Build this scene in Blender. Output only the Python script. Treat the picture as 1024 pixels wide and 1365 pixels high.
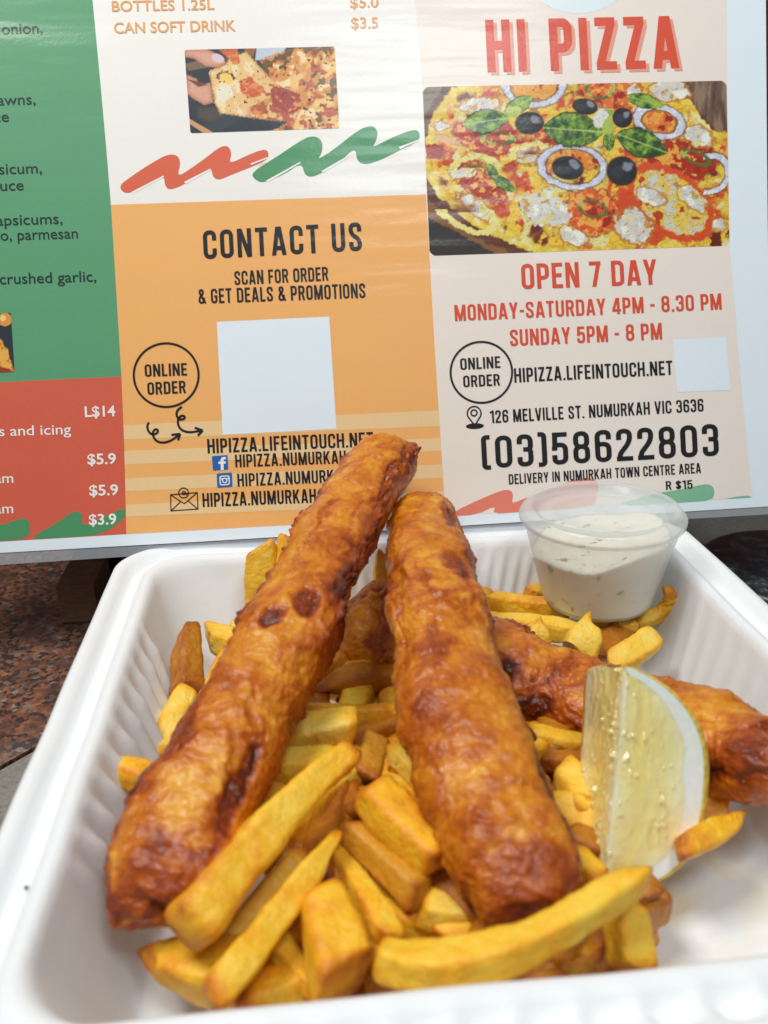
import bpy, bmesh, math, random
import numpy as np
from mathutils import Vector, Matrix
from mathutils.geometry import tessellate_polygon

for o in list(bpy.data.objects):
    bpy.data.objects.remove(o)
SC = bpy.context.scene
COL = SC.collection

# ------------------------------------------------------------------ camera
F = 1200.0                      # focal length in photo pixels (photo 1024 x 1365)
CX, CY = 512.0, 682.5
CAM = np.array([-.0385, -.2274, .1858])
def nrm(v):
    v = np.asarray(v, float)
    return v / np.linalg.norm(v)
_X = nrm([14488, -845, 1200.]); _Y = np.array([-126, -457.5, 1200.])
_Y = nrm(_Y - _X * (_X @ _Y)); _Z = np.cross(_X, _Y)
ROT = np.stack([_X, _Y, _Z])    # camera (x right, y down, z forward) -> world
cam = bpy.data.cameras.new('camera')
cam.sensor_width = 36; cam.sensor_height = 36; cam.sensor_fit = 'AUTO'
cam.lens = F / 1365 * 36
cam.clip_start = .01; cam.clip_end = 50
cam.dof.use_dof = True; cam.dof.focus_distance = .345; cam.dof.aperture_fstop = 14
cam_ob = bpy.data.objects.new('camera', cam); COL.objects.link(cam_ob)
rx, ry, rz = ROT @ np.array([1, 0, 0]), ROT @ np.array([0, -1, 0]), ROT @ np.array([0, 0, -1])
cam_ob.matrix_world = Matrix(((rx[0], ry[0], rz[0], CAM[0]), (rx[1], ry[1], rz[1], CAM[1]),
                              (rx[2], ry[2], rz[2], CAM[2]), (0, 0, 0, 1)))
SC.camera = cam_ob

# ------------------------------------------------------------------ world and lamps
W = bpy.data.worlds.new('World'); SC.world = W; W.use_nodes = True
bg = W.node_tree.nodes['Background']
bg.inputs['Color'].default_value = (.82, .92, 1.0, 1); bg.inputs['Strength'].default_value = .19
def area(name, loc, target, size, power, col):
    l = bpy.data.lights.new(name, 'AREA'); l.shape = 'RECTANGLE'; l.size, l.size_y = size
    l.energy = power; l.color = col
    o = bpy.data.objects.new(name, l); COL.objects.link(o); o.location = loc
    o.rotation_euler = (Vector(target) - Vector(loc)).to_track_quat('-Z', 'Y').to_euler()
    return o
area('ceiling_lamp', (-.42, -.12, 1.05), (0, .03, .03), (.42, .3), 8.2, (1, .97, .92))
area('front_fill_lamp', (.16, -.5, .95), (0, .05, .03), (.3, .22), 3.6, (.9, .96, 1))  # added frontal fill that brightens the lemon and fish, no actual window
SC.view_settings.view_transform = 'Standard'; SC.view_settings.look = 'None'
SC.view_settings.exposure = .02; SC.view_settings.gamma = 1
SC.view_settings.use_curve_mapping = False
SC.render.engine = 'CYCLES'
SC.cycles.max_bounces = 10; SC.cycles.transparent_max_bounces = 16
SC.cycles.use_denoising = True

# ------------------------------------------------------------------ helpers
def ray(px, py):
    return ROT @ np.array([px - CX, py - CY, F])
def at(px, py, z):              # point of the place at height z seen at a photo pixel
    d = ray(px, py); return CAM + d * ((z - CAM[2]) / d[2])
def mpp(p):                     # metres per photo pixel at a point
    return float(ROT[:, 2] @ (np.asarray(p) - CAM)) / F
def lin(r, g, b):
    f = lambda c: c / 12.92 if c <= .04045 else ((c + .055) / 1.055) ** 2.4
    return (f(r / 255), f(g / 255), f(b / 255), 1)

rng0 = np.random.RandomState(7)
_P = rng0.permutation(256); _P = np.concatenate([_P, _P, _P])
_G = rng0.normal(size=(256, 3)); _G /= np.linalg.norm(_G, axis=1)[:, None]
def perlin(p):
    p = np.asarray(p, float); i = np.floor(p).astype(int); f = p - i; i &= 255
    u = f * f * f * (f * (f * 6 - 15) + 10)
    def g(dx, dy, dz):
        h = _P[_P[_P[i[:, 0] + dx] + i[:, 1] + dy] + i[:, 2] + dz]
        return (_G[h] * (f - np.array([dx, dy, dz]))).sum(1)
    L = lambda a, b, t: a + (b - a) * t
    x00 = L(g(0, 0, 0), g(1, 0, 0), u[:, 0]); x10 = L(g(0, 1, 0), g(1, 1, 0), u[:, 0])
    x01 = L(g(0, 0, 1), g(1, 0, 1), u[:, 0]); x11 = L(g(0, 1, 1), g(1, 1, 1), u[:, 0])
    return L(L(x00, x10, u[:, 1]), L(x01, x11, u[:, 1]), u[:, 2]) * 1.5
def fbm(p, oct=4, gain=.5):
    s = 0; a = 1.; p = np.asarray(p, float)
    for k in range(oct):
        s = s + a * perlin(p); p = p * 2.03 + 17.3; a *= gain
    return s
def sstep(a, b, x):
    t = np.clip((x - a) / (b - a), 0, 1); return t * t * (3 - 2 * t)

def base_of(par):
    b = np.zeros(3)
    while par is not None:
        b = b + np.array(par.location); par = par.parent
    return b
def mesh(name, verts, faces, mat, parent=None, origin=None, smooth=True, attrs=None, cols=None):
    v = np.asarray(verts, float)
    org = np.zeros(3) if origin is None else np.asarray(origin, float)
    v = v - base_of(parent) - org
    me = bpy.data.meshes.new(name); me.from_pydata(v.tolist(), [], [list(map(int, f)) for f in faces]); me.update()
    if smooth:
        me.polygons.foreach_set('use_smooth', [True] * len(me.polygons))
    for k, a in (attrs or {}).items():
        at_ = me.attributes.new(k, 'FLOAT', 'POINT'); at_.data.foreach_set('value', np.asarray(a, np.float32))
    if cols is not None:
        ca = me.color_attributes.new('print', 'FLOAT_COLOR', 'POINT')
        ca.data.foreach_set('color', np.asarray(cols, np.float32).ravel())
    ob = bpy.data.objects.new(name, me); COL.objects.link(ob); ob.location = org
    if mat: me.materials.append(mat)
    if parent is not None: ob.parent = parent
    return ob
def empty(name, loc):
    o = bpy.data.objects.new(name, None); o.location = loc; o.empty_display_size = .01; COL.objects.link(o); return o
def tag(o, label, cat, group=None, kind=None):
    o['label'] = label; o['category'] = cat
    if group: o['group'] = group
    if kind: o['kind'] = kind
    return o
def grid_faces(nu, nv, closed_v=False, off=0):
    f = []
    for i in range(nu - 1):
        for j in range(nv if closed_v else nv - 1):
            k = (j + 1) % nv
            f.append((off + i * nv + j, off + i * nv + k, off + (i + 1) * nv + k, off + (i + 1) * nv + j))
    return f
def lathe(profile, c, n=96):
    v = []
    for r, z in profile:
        for k in range(n):
            a = 2 * math.pi * k / n; v.append((c[0] + r * math.cos(a), c[1] + r * math.sin(a), c[2] + z))
    return np.array(v), grid_faces(len(profile), n, True)

class NT:                       # small node-tree builder
    def __init__(s, name):
        s.m = bpy.data.materials.new(name); s.m.use_nodes = True
        s.t = s.m.node_tree; s.n = s.t.nodes; s.p = s.n['Principled BSDF']; s.out = s.n['Material Output']
    def new(s, typ, **kw):
        n = s.n.new(typ)
        for k, v in kw.items(): setattr(n, k, v)
        return n
    def link(s, a, b): s.t.links.new(a, b)
    def val(s, sock, v):
        if hasattr(v, 'is_linked') or hasattr(v, 'links'): s.link(v, sock)
        else: sock.default_value = v
    def coord(s, scale=(1, 1, 1), rnd=False):
        tc = s.new('ShaderNodeTexCoord'); mp = s.new('ShaderNodeMapping'); s.link(tc.outputs['Object'], mp.inputs[0])
        mp.inputs['Scale'].default_value = scale
        if rnd:
            oi = s.new('ShaderNodeObjectInfo'); mu = s.new('ShaderNodeVectorMath', operation='SCALE')
            mu.inputs[0].default_value = (3.1, 5.7, 8.3); s.link(oi.outputs['Random'], mu.inputs['Scale'])
            s.link(mu.outputs[0], mp.inputs['Location'])
        return mp.outputs[0]
    def noise(s, vec, scale, detail=4, rough=.55, dist=0):
        n = s.new('ShaderNodeTexNoise'); s.link(vec, n.inputs['Vector'])
        n.inputs['Scale'].default_value = scale; n.inputs['Detail'].default_value = detail
        n.inputs['Roughness'].default_value = rough; n.inputs['Distortion'].default_value = dist
        return n.outputs['Fac']
    def voro(s, vec, scale, feature='F1', out='Distance', rand=1):
        n = s.new('ShaderNodeTexVoronoi', feature=feature); s.link(vec, n.inputs['Vector'])
        n.inputs['Scale'].default_value = scale; n.inputs['Randomness'].default_value = rand
        return n.outputs[out]
    def math(s, op, a, b=0.0, clamp=False):
        n = s.new('ShaderNodeMath', operation=op); n.use_clamp = clamp
        s.val(n.inputs[0], a); s.val(n.inputs[1], b); return n.outputs[0]
    def ramp(s, fac, stops, interp='LINEAR'):
        r = s.new('ShaderNodeValToRGB'); r.color_ramp.interpolation = interp
        e = r.color_ramp.elements
        while len(e) < len(stops): e.new(.5)
        for el, (p, c) in zip(e, stops):
            el.position = p; el.color = c if len(c) == 4 else (*c, 1)
        s.link(fac, r.inputs[0]); return r.outputs[0]
    def mix(s, fac, a, b, mode='MIX'):
        n = s.new('ShaderNodeMix', data_type='RGBA', blend_type=mode)
        s.val(n.inputs[0], fac); s.val(n.inputs[6], a); s.val(n.inputs[7], b); return n.outputs[2]
    def bump(s, h, strength=.3, dist=.001, nrm=None):
        b = s.new('ShaderNodeBump'); b.inputs['Strength'].default_value = strength
        b.inputs['Distance'].default_value = dist; s.link(h, b.inputs['Height'])
        if nrm is not None: s.link(nrm, b.inputs['Normal'])
        return b.outputs[0]
    def attr(s, name, out='Fac'):
        a = s.new('ShaderNodeAttribute'); a.attribute_name = name; return a.outputs[out]
    def set(s, **kw):
        for k, v in kw.items(): s.val(s.p.inputs[k.replace('_', ' ')], v)
        return s

# ------------------------------------------------------------------ materials
def m_print(name, col, attr=False, mottle=.06):
    t = NT(name)
    v = t.coord((1, 1, 1))
    vs = t.coord((14, 60, 60))
    if attr: base = t.attr('print', 'Color')
    else: base = None
    n1 = t.noise(v, 900, 3)
    n2 = t.noise(vs, 1.0, 3, .6)
    fac = t.math('ADD', t.math('MULTIPLY', t.math('SUBTRACT', n1, .5), mottle * 2.2),
                 t.math('MULTIPLY', t.math('SUBTRACT', n2, .5), mottle * 1.6))
    k = t.math('ADD', fac, 1.0)
    g = t.new('ShaderNodeCombineColor'); [t.link(k, g.inputs[i]) for i in range(3)]
    c = t.mix(1.0, base if base is not None else col, g.outputs[0], 'MULTIPLY')
    wave = t.noise(t.coord((5, 38, 38)), 1.0, 3, .55)
    t.set(Base_Color=c, Roughness=.45)
    t.p.inputs['Coat Weight'].default_value = .36
    t.p.inputs['Coat Roughness'].default_value = .2
    t.p.inputs['Specular IOR Level'].default_value = .25
    nb = t.bump(wave, .5, .004)
    nb2 = t.bump(t.noise(v, 700, 2), .12, .0004, nb)
    t.link(nb2, t.p.inputs['Coat Normal'])
    return t.m
M = {}
M['paper'] = m_print('paper_white', lin(232, 243, 250), mottle=.02)
M['green'] = m_print('print_green', lin(92, 158, 116), mottle=.05)
M['red'] = m_print('print_red', lin(214, 98, 74), mottle=.05)
M['orange'] = m_print('print_orange', lin(245, 181, 108), mottle=.04)
M['stripe'] = m_print('print_pale_orange', lin(240, 205, 152), mottle=.04)
M['cream'] = m_print('print_cream', lin(243, 240, 233), mottle=.025)
M['beige'] = m_print('print_beige', lin(241, 229, 218), mottle=.025)
M['ink'] = m_print('print_black', lin(30, 30, 32), mottle=.02)
M['inkg'] = m_print('print_dark_green', lin(28, 48, 50), mottle=.02)
M['redink'] = m_print('print_red_ink', lin(222, 82, 54), mottle=.03)
M['palered'] = m_print('print_pale_red', lin(236, 160, 140), mottle=.03)
M['orangeink'] = m_print('print_orange_ink', lin(232, 165, 98), mottle=.03)
M['whiteink'] = m_print('print_white_ink', lin(245, 240, 236), mottle=.01)
M['brushr'] = m_print('print_brush_red', lin(221, 102, 74), mottle=.06)
M['brushr2'] = m_print('print_brush_salmon', lin(232, 130, 108), mottle=.06)
M['brushg'] = m_print('print_brush_green', lin(78, 150, 100), mottle=.06)
M['brushg2'] = m_print('print_brush_pale_green', lin(130, 188, 152), mottle=.06)
M['blue'] = m_print('print_blue', lin(30, 104, 178), mottle=.02)
M['picture'] = m_print('print_picture', None, attr=True, mottle=.05)

t = NT('clear_laminate'); tr = t.new('ShaderNodeBsdfTransparent'); tr.inputs[0].default_value = (.93, .95, .97, 1)
gl = t.new('ShaderNodeBsdfPrincipled'); gl.inputs['Base Color'].default_value = (.75, .8, .84, 1); gl.inputs['Roughness'].default_value = .12
mx = t.new('ShaderNodeMixShader'); mx.inputs[0].default_value = .22
t.link(tr.outputs[0], mx.inputs[1]); t.link(gl.outputs[0], mx.inputs[2]); t.link(mx.outputs[0], t.out.inputs[0]); M['laminate'] = t.m

t = NT('moulded_pulp')
v = t.coord(); n = t.noise(v, 900, 5, .65); n2 = t.noise(v, 60, 4)
pulp = t.mix(t.math('MULTIPLY', n2, .6), lin(240, 242, 243), lin(230, 233, 234))
oil = t.math('MULTIPLY', t.attr('grease'), t.ramp(t.noise(v, 75, 4, .6), [(.45, (0, 0, 0, 1)), (.62, (1, 1, 1, 1))]))
t.set(Base_Color=t.mix(t.math('MULTIPLY', oil, .55), pulp, lin(232, 212, 160)), Roughness=t.math('SUBTRACT', .52, t.math('MULTIPLY', oil, .25)))
t.p.inputs['Specular IOR Level'].default_value = .35
t.link(t.bump(n, .22, .0005, t.bump(n2, .25, .0012)), t.p.inputs['Normal']); M['tray'] = t.m

t = NT('red_granite')
v = t.coord(); warp = t.noise(v, 130, 3)
c1 = t.voro(t.mix(.012, v, t.new('ShaderNodeTexNoise').outputs['Color'], 'ADD'), 520, 'F1', 'Color'); sep = t.new('ShaderNodeSeparateColor'); t.link(c1, sep.inputs[0])
base = t.ramp(sep.outputs[0], [(0, lin(20, 17, 17)), (.26, lin(36, 27, 24)), (.3, lin(96, 56, 36)), (.55, lin(134, 82, 52)),
                               (.82, lin(156, 102, 70)), (.86, lin(84, 76, 72)), (1, lin(150, 138, 130))], 'LINEAR')
big = t.ramp(t.noise(v, 90, 5, .7), [(.4, (0, 0, 0, 1)), (.56, (1, 1, 1, 1))])
dk = t.mix(t.math('MULTIPLY', t.math('SUBTRACT', 1.0, big), .75), base, lin(44, 34, 32))
fine = t.noise(v, 1400, 3)
t.set(Base_Color=t.mix(.15, dk, t.ramp(fine, [(.3, (.1, .06, .05, 1)), (.7, (.5, .34, .27, 1))]), 'MIX'), Roughness=.16)
M['granite'] = t.m
t = NT('grey_stone'); v = t.coord(); n = t.noise(v, 700, 4, .7)
t.set(Base_Color=t.ramp(n, [(.3, lin(112, 110, 103)), (.7, lin(150, 147, 138))]), Roughness=.55); M['greystone'] = t.m
t = NT('black_stone'); v = t.coord(); n = t.noise(v, 170, 5, .65)
t.set(Base_Color=t.ramp(n, [(.45, lin(30, 36, 38)), (.6, lin(58, 68, 70)), (.72, lin(120, 128, 130))]), Roughness=.35); M['blackstone'] = t.m
t = NT('brown_card'); n = t.noise(t.coord((200, 200, 900)), 1, 3)
t.set(Base_Color=t.ramp(n, [(.3, lin(104, 76, 52)), (.7, lin(132, 98, 68))]), Roughness=.7); M['card'] = t.m
t = NT('dark_wall'); n = t.noise(t.coord(), 12, 4)
t.set(Base_Color=t.ramp(n, [(.35, lin(70, 34, 34)), (.65, lin(112, 50, 46))]), Roughness=.5); M['wall'] = t.m

t = NT('fried_batter')
v = t.coord(rnd=True); br = t.attr('brown')
nA = t.noise(v, 140, 5, .62, .6); nB = t.noise(v, 520, 4, .6); nC = t.noise(v, 62, 3, .55, 1.2)
fac = t.math('ADD', br, t.math('MULTIPLY', t.math('SUBTRACT', nA, .5), .62))
fac = t.math('ADD', fac, t.math('MULTIPLY', t.math('SUBTRACT', nB, .5), .22))
fac = t.math('ADD', fac, t.math('MULTIPLY', t.math('SUBTRACT', nC, .5), .8))
col = t.ramp(fac, [(0, (.78, .40, .045, 1)), (.18, (.66, .235, .011, 1)), (.38, (.50, .118, .003, 1)),
                   (.58, (.32, .052, .0015, 1)), (.8, (.16, .020, .001, 1)), (1, (.06, .008, .001, 1))])
spk = t.math('GREATER_THAN', t.noise(v, 900, 2), .735)
col = t.mix(t.math('MULTIPLY', spk, .55), col, (.9, .62, .28, 1))
rg = t.math('ADD', .18, t.math('MULTIPLY', t.noise(v, 260, 3), .42))
t.set(Base_Color=col, Roughness=rg)
t.p.inputs['Subsurface Weight'].default_value = .16; t.p.inputs['Subsurface Radius'].default_value = (1, .45, .12)
t.p.inputs['Subsurface Scale'].default_value = .0022
t.p.inputs['Coat Weight'].default_value = .3; t.p.inputs['Coat Roughness'].default_value = .09; t.p.inputs['Specular IOR Level'].default_value = .35
bb = t.bump(t.noise(v, 1500, 3, .6), .3, .0004); bb = t.bump(t.voro(v, 800), .15, .0005, bb); bb = t.bump(nB, .35, .001, bb); bb = t.bump(nA, .3, .002, bb)
t.link(bb, t.p.inputs['Normal']); t.link(bb, t.p.inputs['Coat Normal']); M['batter'] = t.m

def m_fry(name, stops):
    t = NT(name); v = t.coord(rnd=True); e = t.attr('edge')
    nA = t.noise(v, 160, 4, .6); nB = t.noise(v, 700, 4, .6); nC = t.noise(v, 60, 3)
    fac = t.math('ADD', e, t.math('MULTIPLY', t.math('SUBTRACT', nA, .5), .6))
    fac = t.math('ADD', fac, t.math('MULTIPLY', t.math('SUBTRACT', nB, .5), .22))
    fac = t.math('ADD', fac, t.math('MULTIPLY', t.math('SUBTRACT', nC, .5), .55))
    col = t.ramp(fac, stops)
    pep = t.math('MULTIPLY', t.math('GREATER_THAN', t.noise(v, 620, 1), .80), .8); col = t.mix(pep, col, (.05, .02, .008, 1))
    t.set(Base_Color=col, Roughness=t.math('ADD', .3, t.math('MULTIPLY', nA, .3)))
    t.p.inputs['Subsurface Weight'].default_value = .2; t.p.inputs['Subsurface Radius'].default_value = (1, .6, .15)
    t.p.inputs['Subsurface Scale'].default_value = .002
    b = t.bump(t.noise(v, 1500, 3), .2, .0004, t.bump(nB, .5, .0009, t.bump(t.voro(v, 430), .14, .0007, t.bump(nA, .45, .0016)))); t.link(b, t.p.inputs['Normal'])
    return t.m
M['fry'] = m_fry('fried_potato', [(0, (.94, .65, .075, 1)), (.25, (.92, .49, .018, 1)), (.48, (.76, .28, .006, 1)), (.72, (.48, .125, .003, 1)), (1, (.2, .038, .002, 1))])
M['fryp'] = m_fry('pale_fried_potato', [(0, (.92, .72, .18, 1)), (.3, (.92, .58, .045, 1)), (.6, (.78, .34, .010, 1)), (.84, (.46, .15, .004, 1)), (1, (.28, .07, .003, 1))])
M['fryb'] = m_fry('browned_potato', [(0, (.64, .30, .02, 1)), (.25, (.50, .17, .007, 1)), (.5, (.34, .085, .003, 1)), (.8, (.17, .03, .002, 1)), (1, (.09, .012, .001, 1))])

t = NT('lemon_flesh'); v = t.coord(); s_ = t.attr('rad')
nA = t.noise(v, 150, 3); ves = t.voro(t.coord((1, 1, 1)), 420)
col = t.ramp(t.math('ADD', s_, t.math('MULTIPLY', t.math('SUBTRACT', nA, .5), .3)),
             [(0, (.86, .82, .56, 1)), (.06, (.94, .83, .40, 1)), (.3, (.92, .76, .24, 1)), (.7, (.94, .81, .34, 1)), (1, (.95, .87, .52, 1))])
t.set(Base_Color=col, Roughness=.1)
t.p.inputs['Subsurface Weight'].default_value = .3; t.p.inputs['Subsurface Radius'].default_value = (1, .8, .35)
t.p.inputs['Subsurface Scale'].default_value = .004
t.p.inputs['Coat Weight'].default_value = 1; t.p.inputs['Coat Roughness'].default_value = .04
b = t.bump(ves, .1, .0008, t.bump(t.noise(v, 260, 2), .25, .0014)); t.link(b, t.p.inputs['Normal']); t.link(b, t.p.inputs['Coat Normal']); M['flesh'] = t.m
t = NT('lemon_pith'); n = t.noise(t.coord(), 500, 4)
t.set(Base_Color=t.ramp(n, [(.3, (.86, .86, .78, 1)), (.7, (.93, .93, .88, 1))]), Roughness=.5)
t.p.inputs['Subsurface Weight'].default_value = .4; t.p.inputs['Subsurface Scale'].default_value = .003
t.link(t.bump(n, .3, .0006), t.p.inputs['Normal']); M['pith'] = t.m
t = NT('lemon_rind'); v = t.coord(); n = t.voro(v, 520)
t.set(Base_Color=t.ramp(t.noise(v, 200, 3), [(.3, (.80, .52, .05, 1)), (.7, (.86, .66, .13, 1))]), Roughness=.32)
t.p.inputs['Subsurface Weight'].default_value = .2; t.p.inputs['Subsurface Scale'].default_value = .002
t.link(t.bump(n, .5, .0008), t.p.inputs['Normal']); M['rind'] = t.m

t = NT('frosted_plastic')
tr = t.new('ShaderNodeBsdfTransparent'); tr.inputs[0].default_value = (.97, .98, .98, 1)
t.set(Base_Color=(.86, .9, .91, 1), Roughness=.13); tl = t.new('ShaderNodeBsdfTranslucent'); tl.inputs[0].default_value = (.86, .9, .91, 1)
m1 = t.new('ShaderNodeMixShader'); m1.inputs[0].default_value = .4; t.link(t.p.outputs[0], m1.inputs[1]); t.link(tl.outputs[0], m1.inputs[2])
fr = t.new('ShaderNodeLayerWeight'); fr.inputs[0].default_value = .35
fm = t.math('ADD', .30, t.math('MULTIPLY', fr.outputs['Facing'], .45), True)
m2 = t.new('ShaderNodeMixShader'); t.link(fm, m2.inputs[0]); t.link(tr.outputs[0], m2.inputs[1]); t.link(m1.outputs[0], m2.inputs[2])
t.link(m2.outputs[0], t.out.inputs[0]); M['plastic'] = t.m
t = NT('tartare_sauce'); v = t.coord(); n = t.noise(v, 240, 2); n2 = t.noise(v, 70, 3)
fl = t.ramp(n, [(.625, (0, 0, 0, 1)), (.665, (1, 1, 1, 1))])
t.set(Base_Color=t.mix(t.math('MULTIPLY', fl, .8), t.ramp(n2, [(.3, lin(248, 240, 216)), (.7, lin(252, 248, 234))]), lin(120, 122, 70)), Roughness=.3)
t.p.inputs['Subsurface Weight'].default_value = .3; t.p.inputs['Subsurface Scale'].default_value = .003
t.link(t.bump(n2, .4, .002), t.p.inputs['Normal']); M['sauce'] = t.m

# ------------------------------------------------------------------ the setting
eA, eB = at(0, 1021, 0), at(34, 1002, 0)
ed = nrm(eB - eA)
def slab(name, pts, z0, z1, mat):
    n = len(pts); v = [(p[0], p[1], z1) for p in pts] + [(p[0], p[1], z0) for p in pts]
    f = [tuple(range(n)), tuple(range(2 * n - 1, n - 1, -1))] + [(i, i + n, (i + 1) % n + n, (i + 1) % n) for i in range(n)]
    return mesh(name, v, f, mat, smooth=False)
L0, L1 = eA - ed * .8, eA + ed * 1.2
o = slab('granite_countertop', [(L0[0], L0[1]), (L1[0], L1[1]), (1.1, .62), (-.9, .62)], -.03, 0, M['granite']); o['kind'] = 'structure'
nrm2 = np.array([ed[1], -ed[0]])
g = .0015
Lf = [(p[0] + nrm2[0] * k, p[1] + nrm2[1] * k) for p, k in ((L0, g), (L1, g), (L1, .5), (L0, .5))]
o = slab('stone_floor_strip', [Lf[3], Lf[2], Lf[1], Lf[0]], -.03, -.0006, M['greystone']); o['kind'] = 'structure'
o = slab('back_wall', [(-1, .62), (1.2, .62), (1.2, .66), (-1, .66)], -.03, .9, M['wall']); o['kind'] = 'structure'
# grey tile and dark stone disc behind the tray on the right
q = [at(935, 728, .002), at(955, 711, .002), at(1030, 687, .002), at(1140, 690, .002), at(1140, 830, .002), at(975, 770, .002)]
tag(slab('stone_tile', [(p[0], p[1]) for p in q][::-1], .0002, .004, M['greystone']), 'grey stone tile lying on the granite behind the right rim of the tray', 'tile')
dc = at(1062, 768, .006)
v, f = lathe([(0, 0.004), (.012, .004), (.012, .012), (.040, .0125), (.0425, .0115), (.0435, .009), (.0425, .0045), (0, .0042)][1:], (dc[0], dc[1], 0), 96)
v = np.vstack([v, [[dc[0], dc[1], .0122]]]); nn = 96; f += [(k, len(v) - 1, (k + 1) % nn) for k in []]
v, f = lathe([(.0001, .0123), (.040, .0125), (.0425, .0115), (.0435, .009), (.0425, .0045), (.0001, .0042)], (dc[0], dc[1], 0), 96)
tag(mesh('round_trivet', v, f, M['blackstone'], origin=(dc[0], dc[1], .004)), 'round black speckled stone trivet beyond the right rim of the tray', 'trivet')

# ------------------------------------------------------------------ tray
TXC, TYC = 0.0, -.0035
HX, HY = .115, .1195
NS, NC = 150, 22
def ring(d, rc):
    hx, hy = HX - d, HY - d; rc = min(rc, hx, hy); pts = []; s = []
    cs = [((hx - rc, hy - rc), 0), ((-hx + rc, hy - rc), 90), ((-hx + rc, -hy + rc), 180), ((hx - rc, -hy + rc), 270)]
    for k in range(4):
        (cx, cy), a0 = cs[k]
        for j in range(NC):
            a = math.radians(a0 + 90 * j / NC); pts.append((cx + rc * math.cos(a), cy + rc * math.sin(a))); s.append(-1)
        a = math.radians(a0 + 90); p0 = np.array([cx + rc * math.cos(a), cy + rc * math.sin(a)])
        (nx, ny), a1 = cs[(k + 1) % 4]; a = math.radians(a0 + 90); p1 = np.array([nx + rc * math.cos(a), ny + rc * math.sin(a)])
        for j in range(NS):
            p = p0 + (p1 - p0) * j / NS; pts.append(tuple(p)); s.append(j / NS)
    return np.array(pts), np.array(s)
prof = [(.0005, .0385, .020, 0), (0, .0425, .020, 0), (.0006, .0442, .020, 0), (.002, .0451, .020, 0), (.004, .0450, .019, 0), (.0055, .0437, .018, .2),
        (.0068, .0415, .018, .6), (.0086, .0402, .017, .9), (.0106, .0409, .017, .6), (.0126, .0440, .016, .2), (.0147, .0458, .016, 0), (.0163, .0456, .016, 0),
        (.0177, .0444, .016, .0), (.0186, .0420, .017, .15), (.0194, .039, .018, .5)]
for k in range(1, 12):
    u = k / 12; prof.append((.0194 + .0105 * u, .039 - .033 * u, .018 + .004 * u, 1.0 if u < .75 else 1 - (u - .75) / .35))
prof += [(.0302, .0052, .022, .2), (.0315, .0040, .022, .1), (.034, .0032, .022, 0), (.04, .0030, .022, 0), (.06, .0030, .022, 0), (.09, .0030, .02, 0), (.1149, .0030, .0, 0)]
V = []; nring = None
for d, z, rc, rib in prof:
    p, s = ring(d, rc)
    if nring is None: nring = len(p)
    # ribs along the straight sides, 13 mm pitch
    sx_, sy_ = np.abs(p[:, 0]) / HX, np.abs(p[:, 1]) / HY
    left, back, front, right = (sx_ > sy_) & (p[:, 0] < 0), (sy_ > sx_) & (p[:, 1] > 0), (sy_ > sx_) & (p[:, 1] < 0), (sx_ > sy_) & (p[:, 0] > 0)
    ph = np.where(s >= 0, s * (2 * HX) / np.where(back, .0085, .0150) * 2 * math.pi, 0)
    env = np.where(s >= 0, sstep(.12, .2, s) * (1 - sstep(.8, .88, s)), 0)
    w = (.5 + .5 * np.cos(ph)) ** 1.4 * env * rib
    out = p / np.linalg.norm(p / np.array([HX, HY]), axis=1)[:, None]
    nd = np.where((np.abs(p[:, 0]) / HX > np.abs(p[:, 1]) / HY)[:, None], np.c_[np.sign(p[:, 0]), 0 * p[:, 0]], np.c_[0 * p[:, 0], np.sign(p[:, 1])])
    if d > .0185: p = p - nd * (w * np.where(left | front, .0030, np.where(back, .0010, .0004)))[:, None]; zz = z + 0 * w
    else: zz = z + np.where(front, w * .0036, 0)
    V += [(TXC + a, TYC + b, c) for (a, b), c in zip(p, zz)]
V = np.array(V)
V[:, 2] += perlin(V * 30) * .0005
V[:, :2] += np.c_[perlin(V * 22 + 5), perlin(V * 22 + 9)] * .0006
tray = mesh('takeaway_tray', V, grid_faces(len(prof), nring, True), M['tray'], origin=(TXC, TYC, 0), attrs={'grease': sstep(.030, .012, V[:, 2]) * (1 - sstep(.075, .1, np.hypot(V[:, 0], V[:, 1] + .01)))})
sm = tray.modifiers.new('thick', 'SOLIDIFY'); sm.thickness = .0011; sm.offset = -1
tag(tray, 'white moulded pulp takeaway tray with ribbed sides holding the fish and fries', 'tray')
p = at(34, 1178, .0452)
v, f = lathe([(.00005, .0009), (.0004, .0008), (.0006, .0003), (.0004, 0), (.00005, -.0002)], (p[0], p[1], .0437), 12)
t = NT('grey_speck'); t.set(Base_Color=(.16, .19, .22, 1), Roughness=.6)
tag(mesh('crumb', v, f, t.m, origin=(p[0], p[1], .0437)), 'tiny grey crumb stuck on the left rim of the tray', 'crumb')

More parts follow.
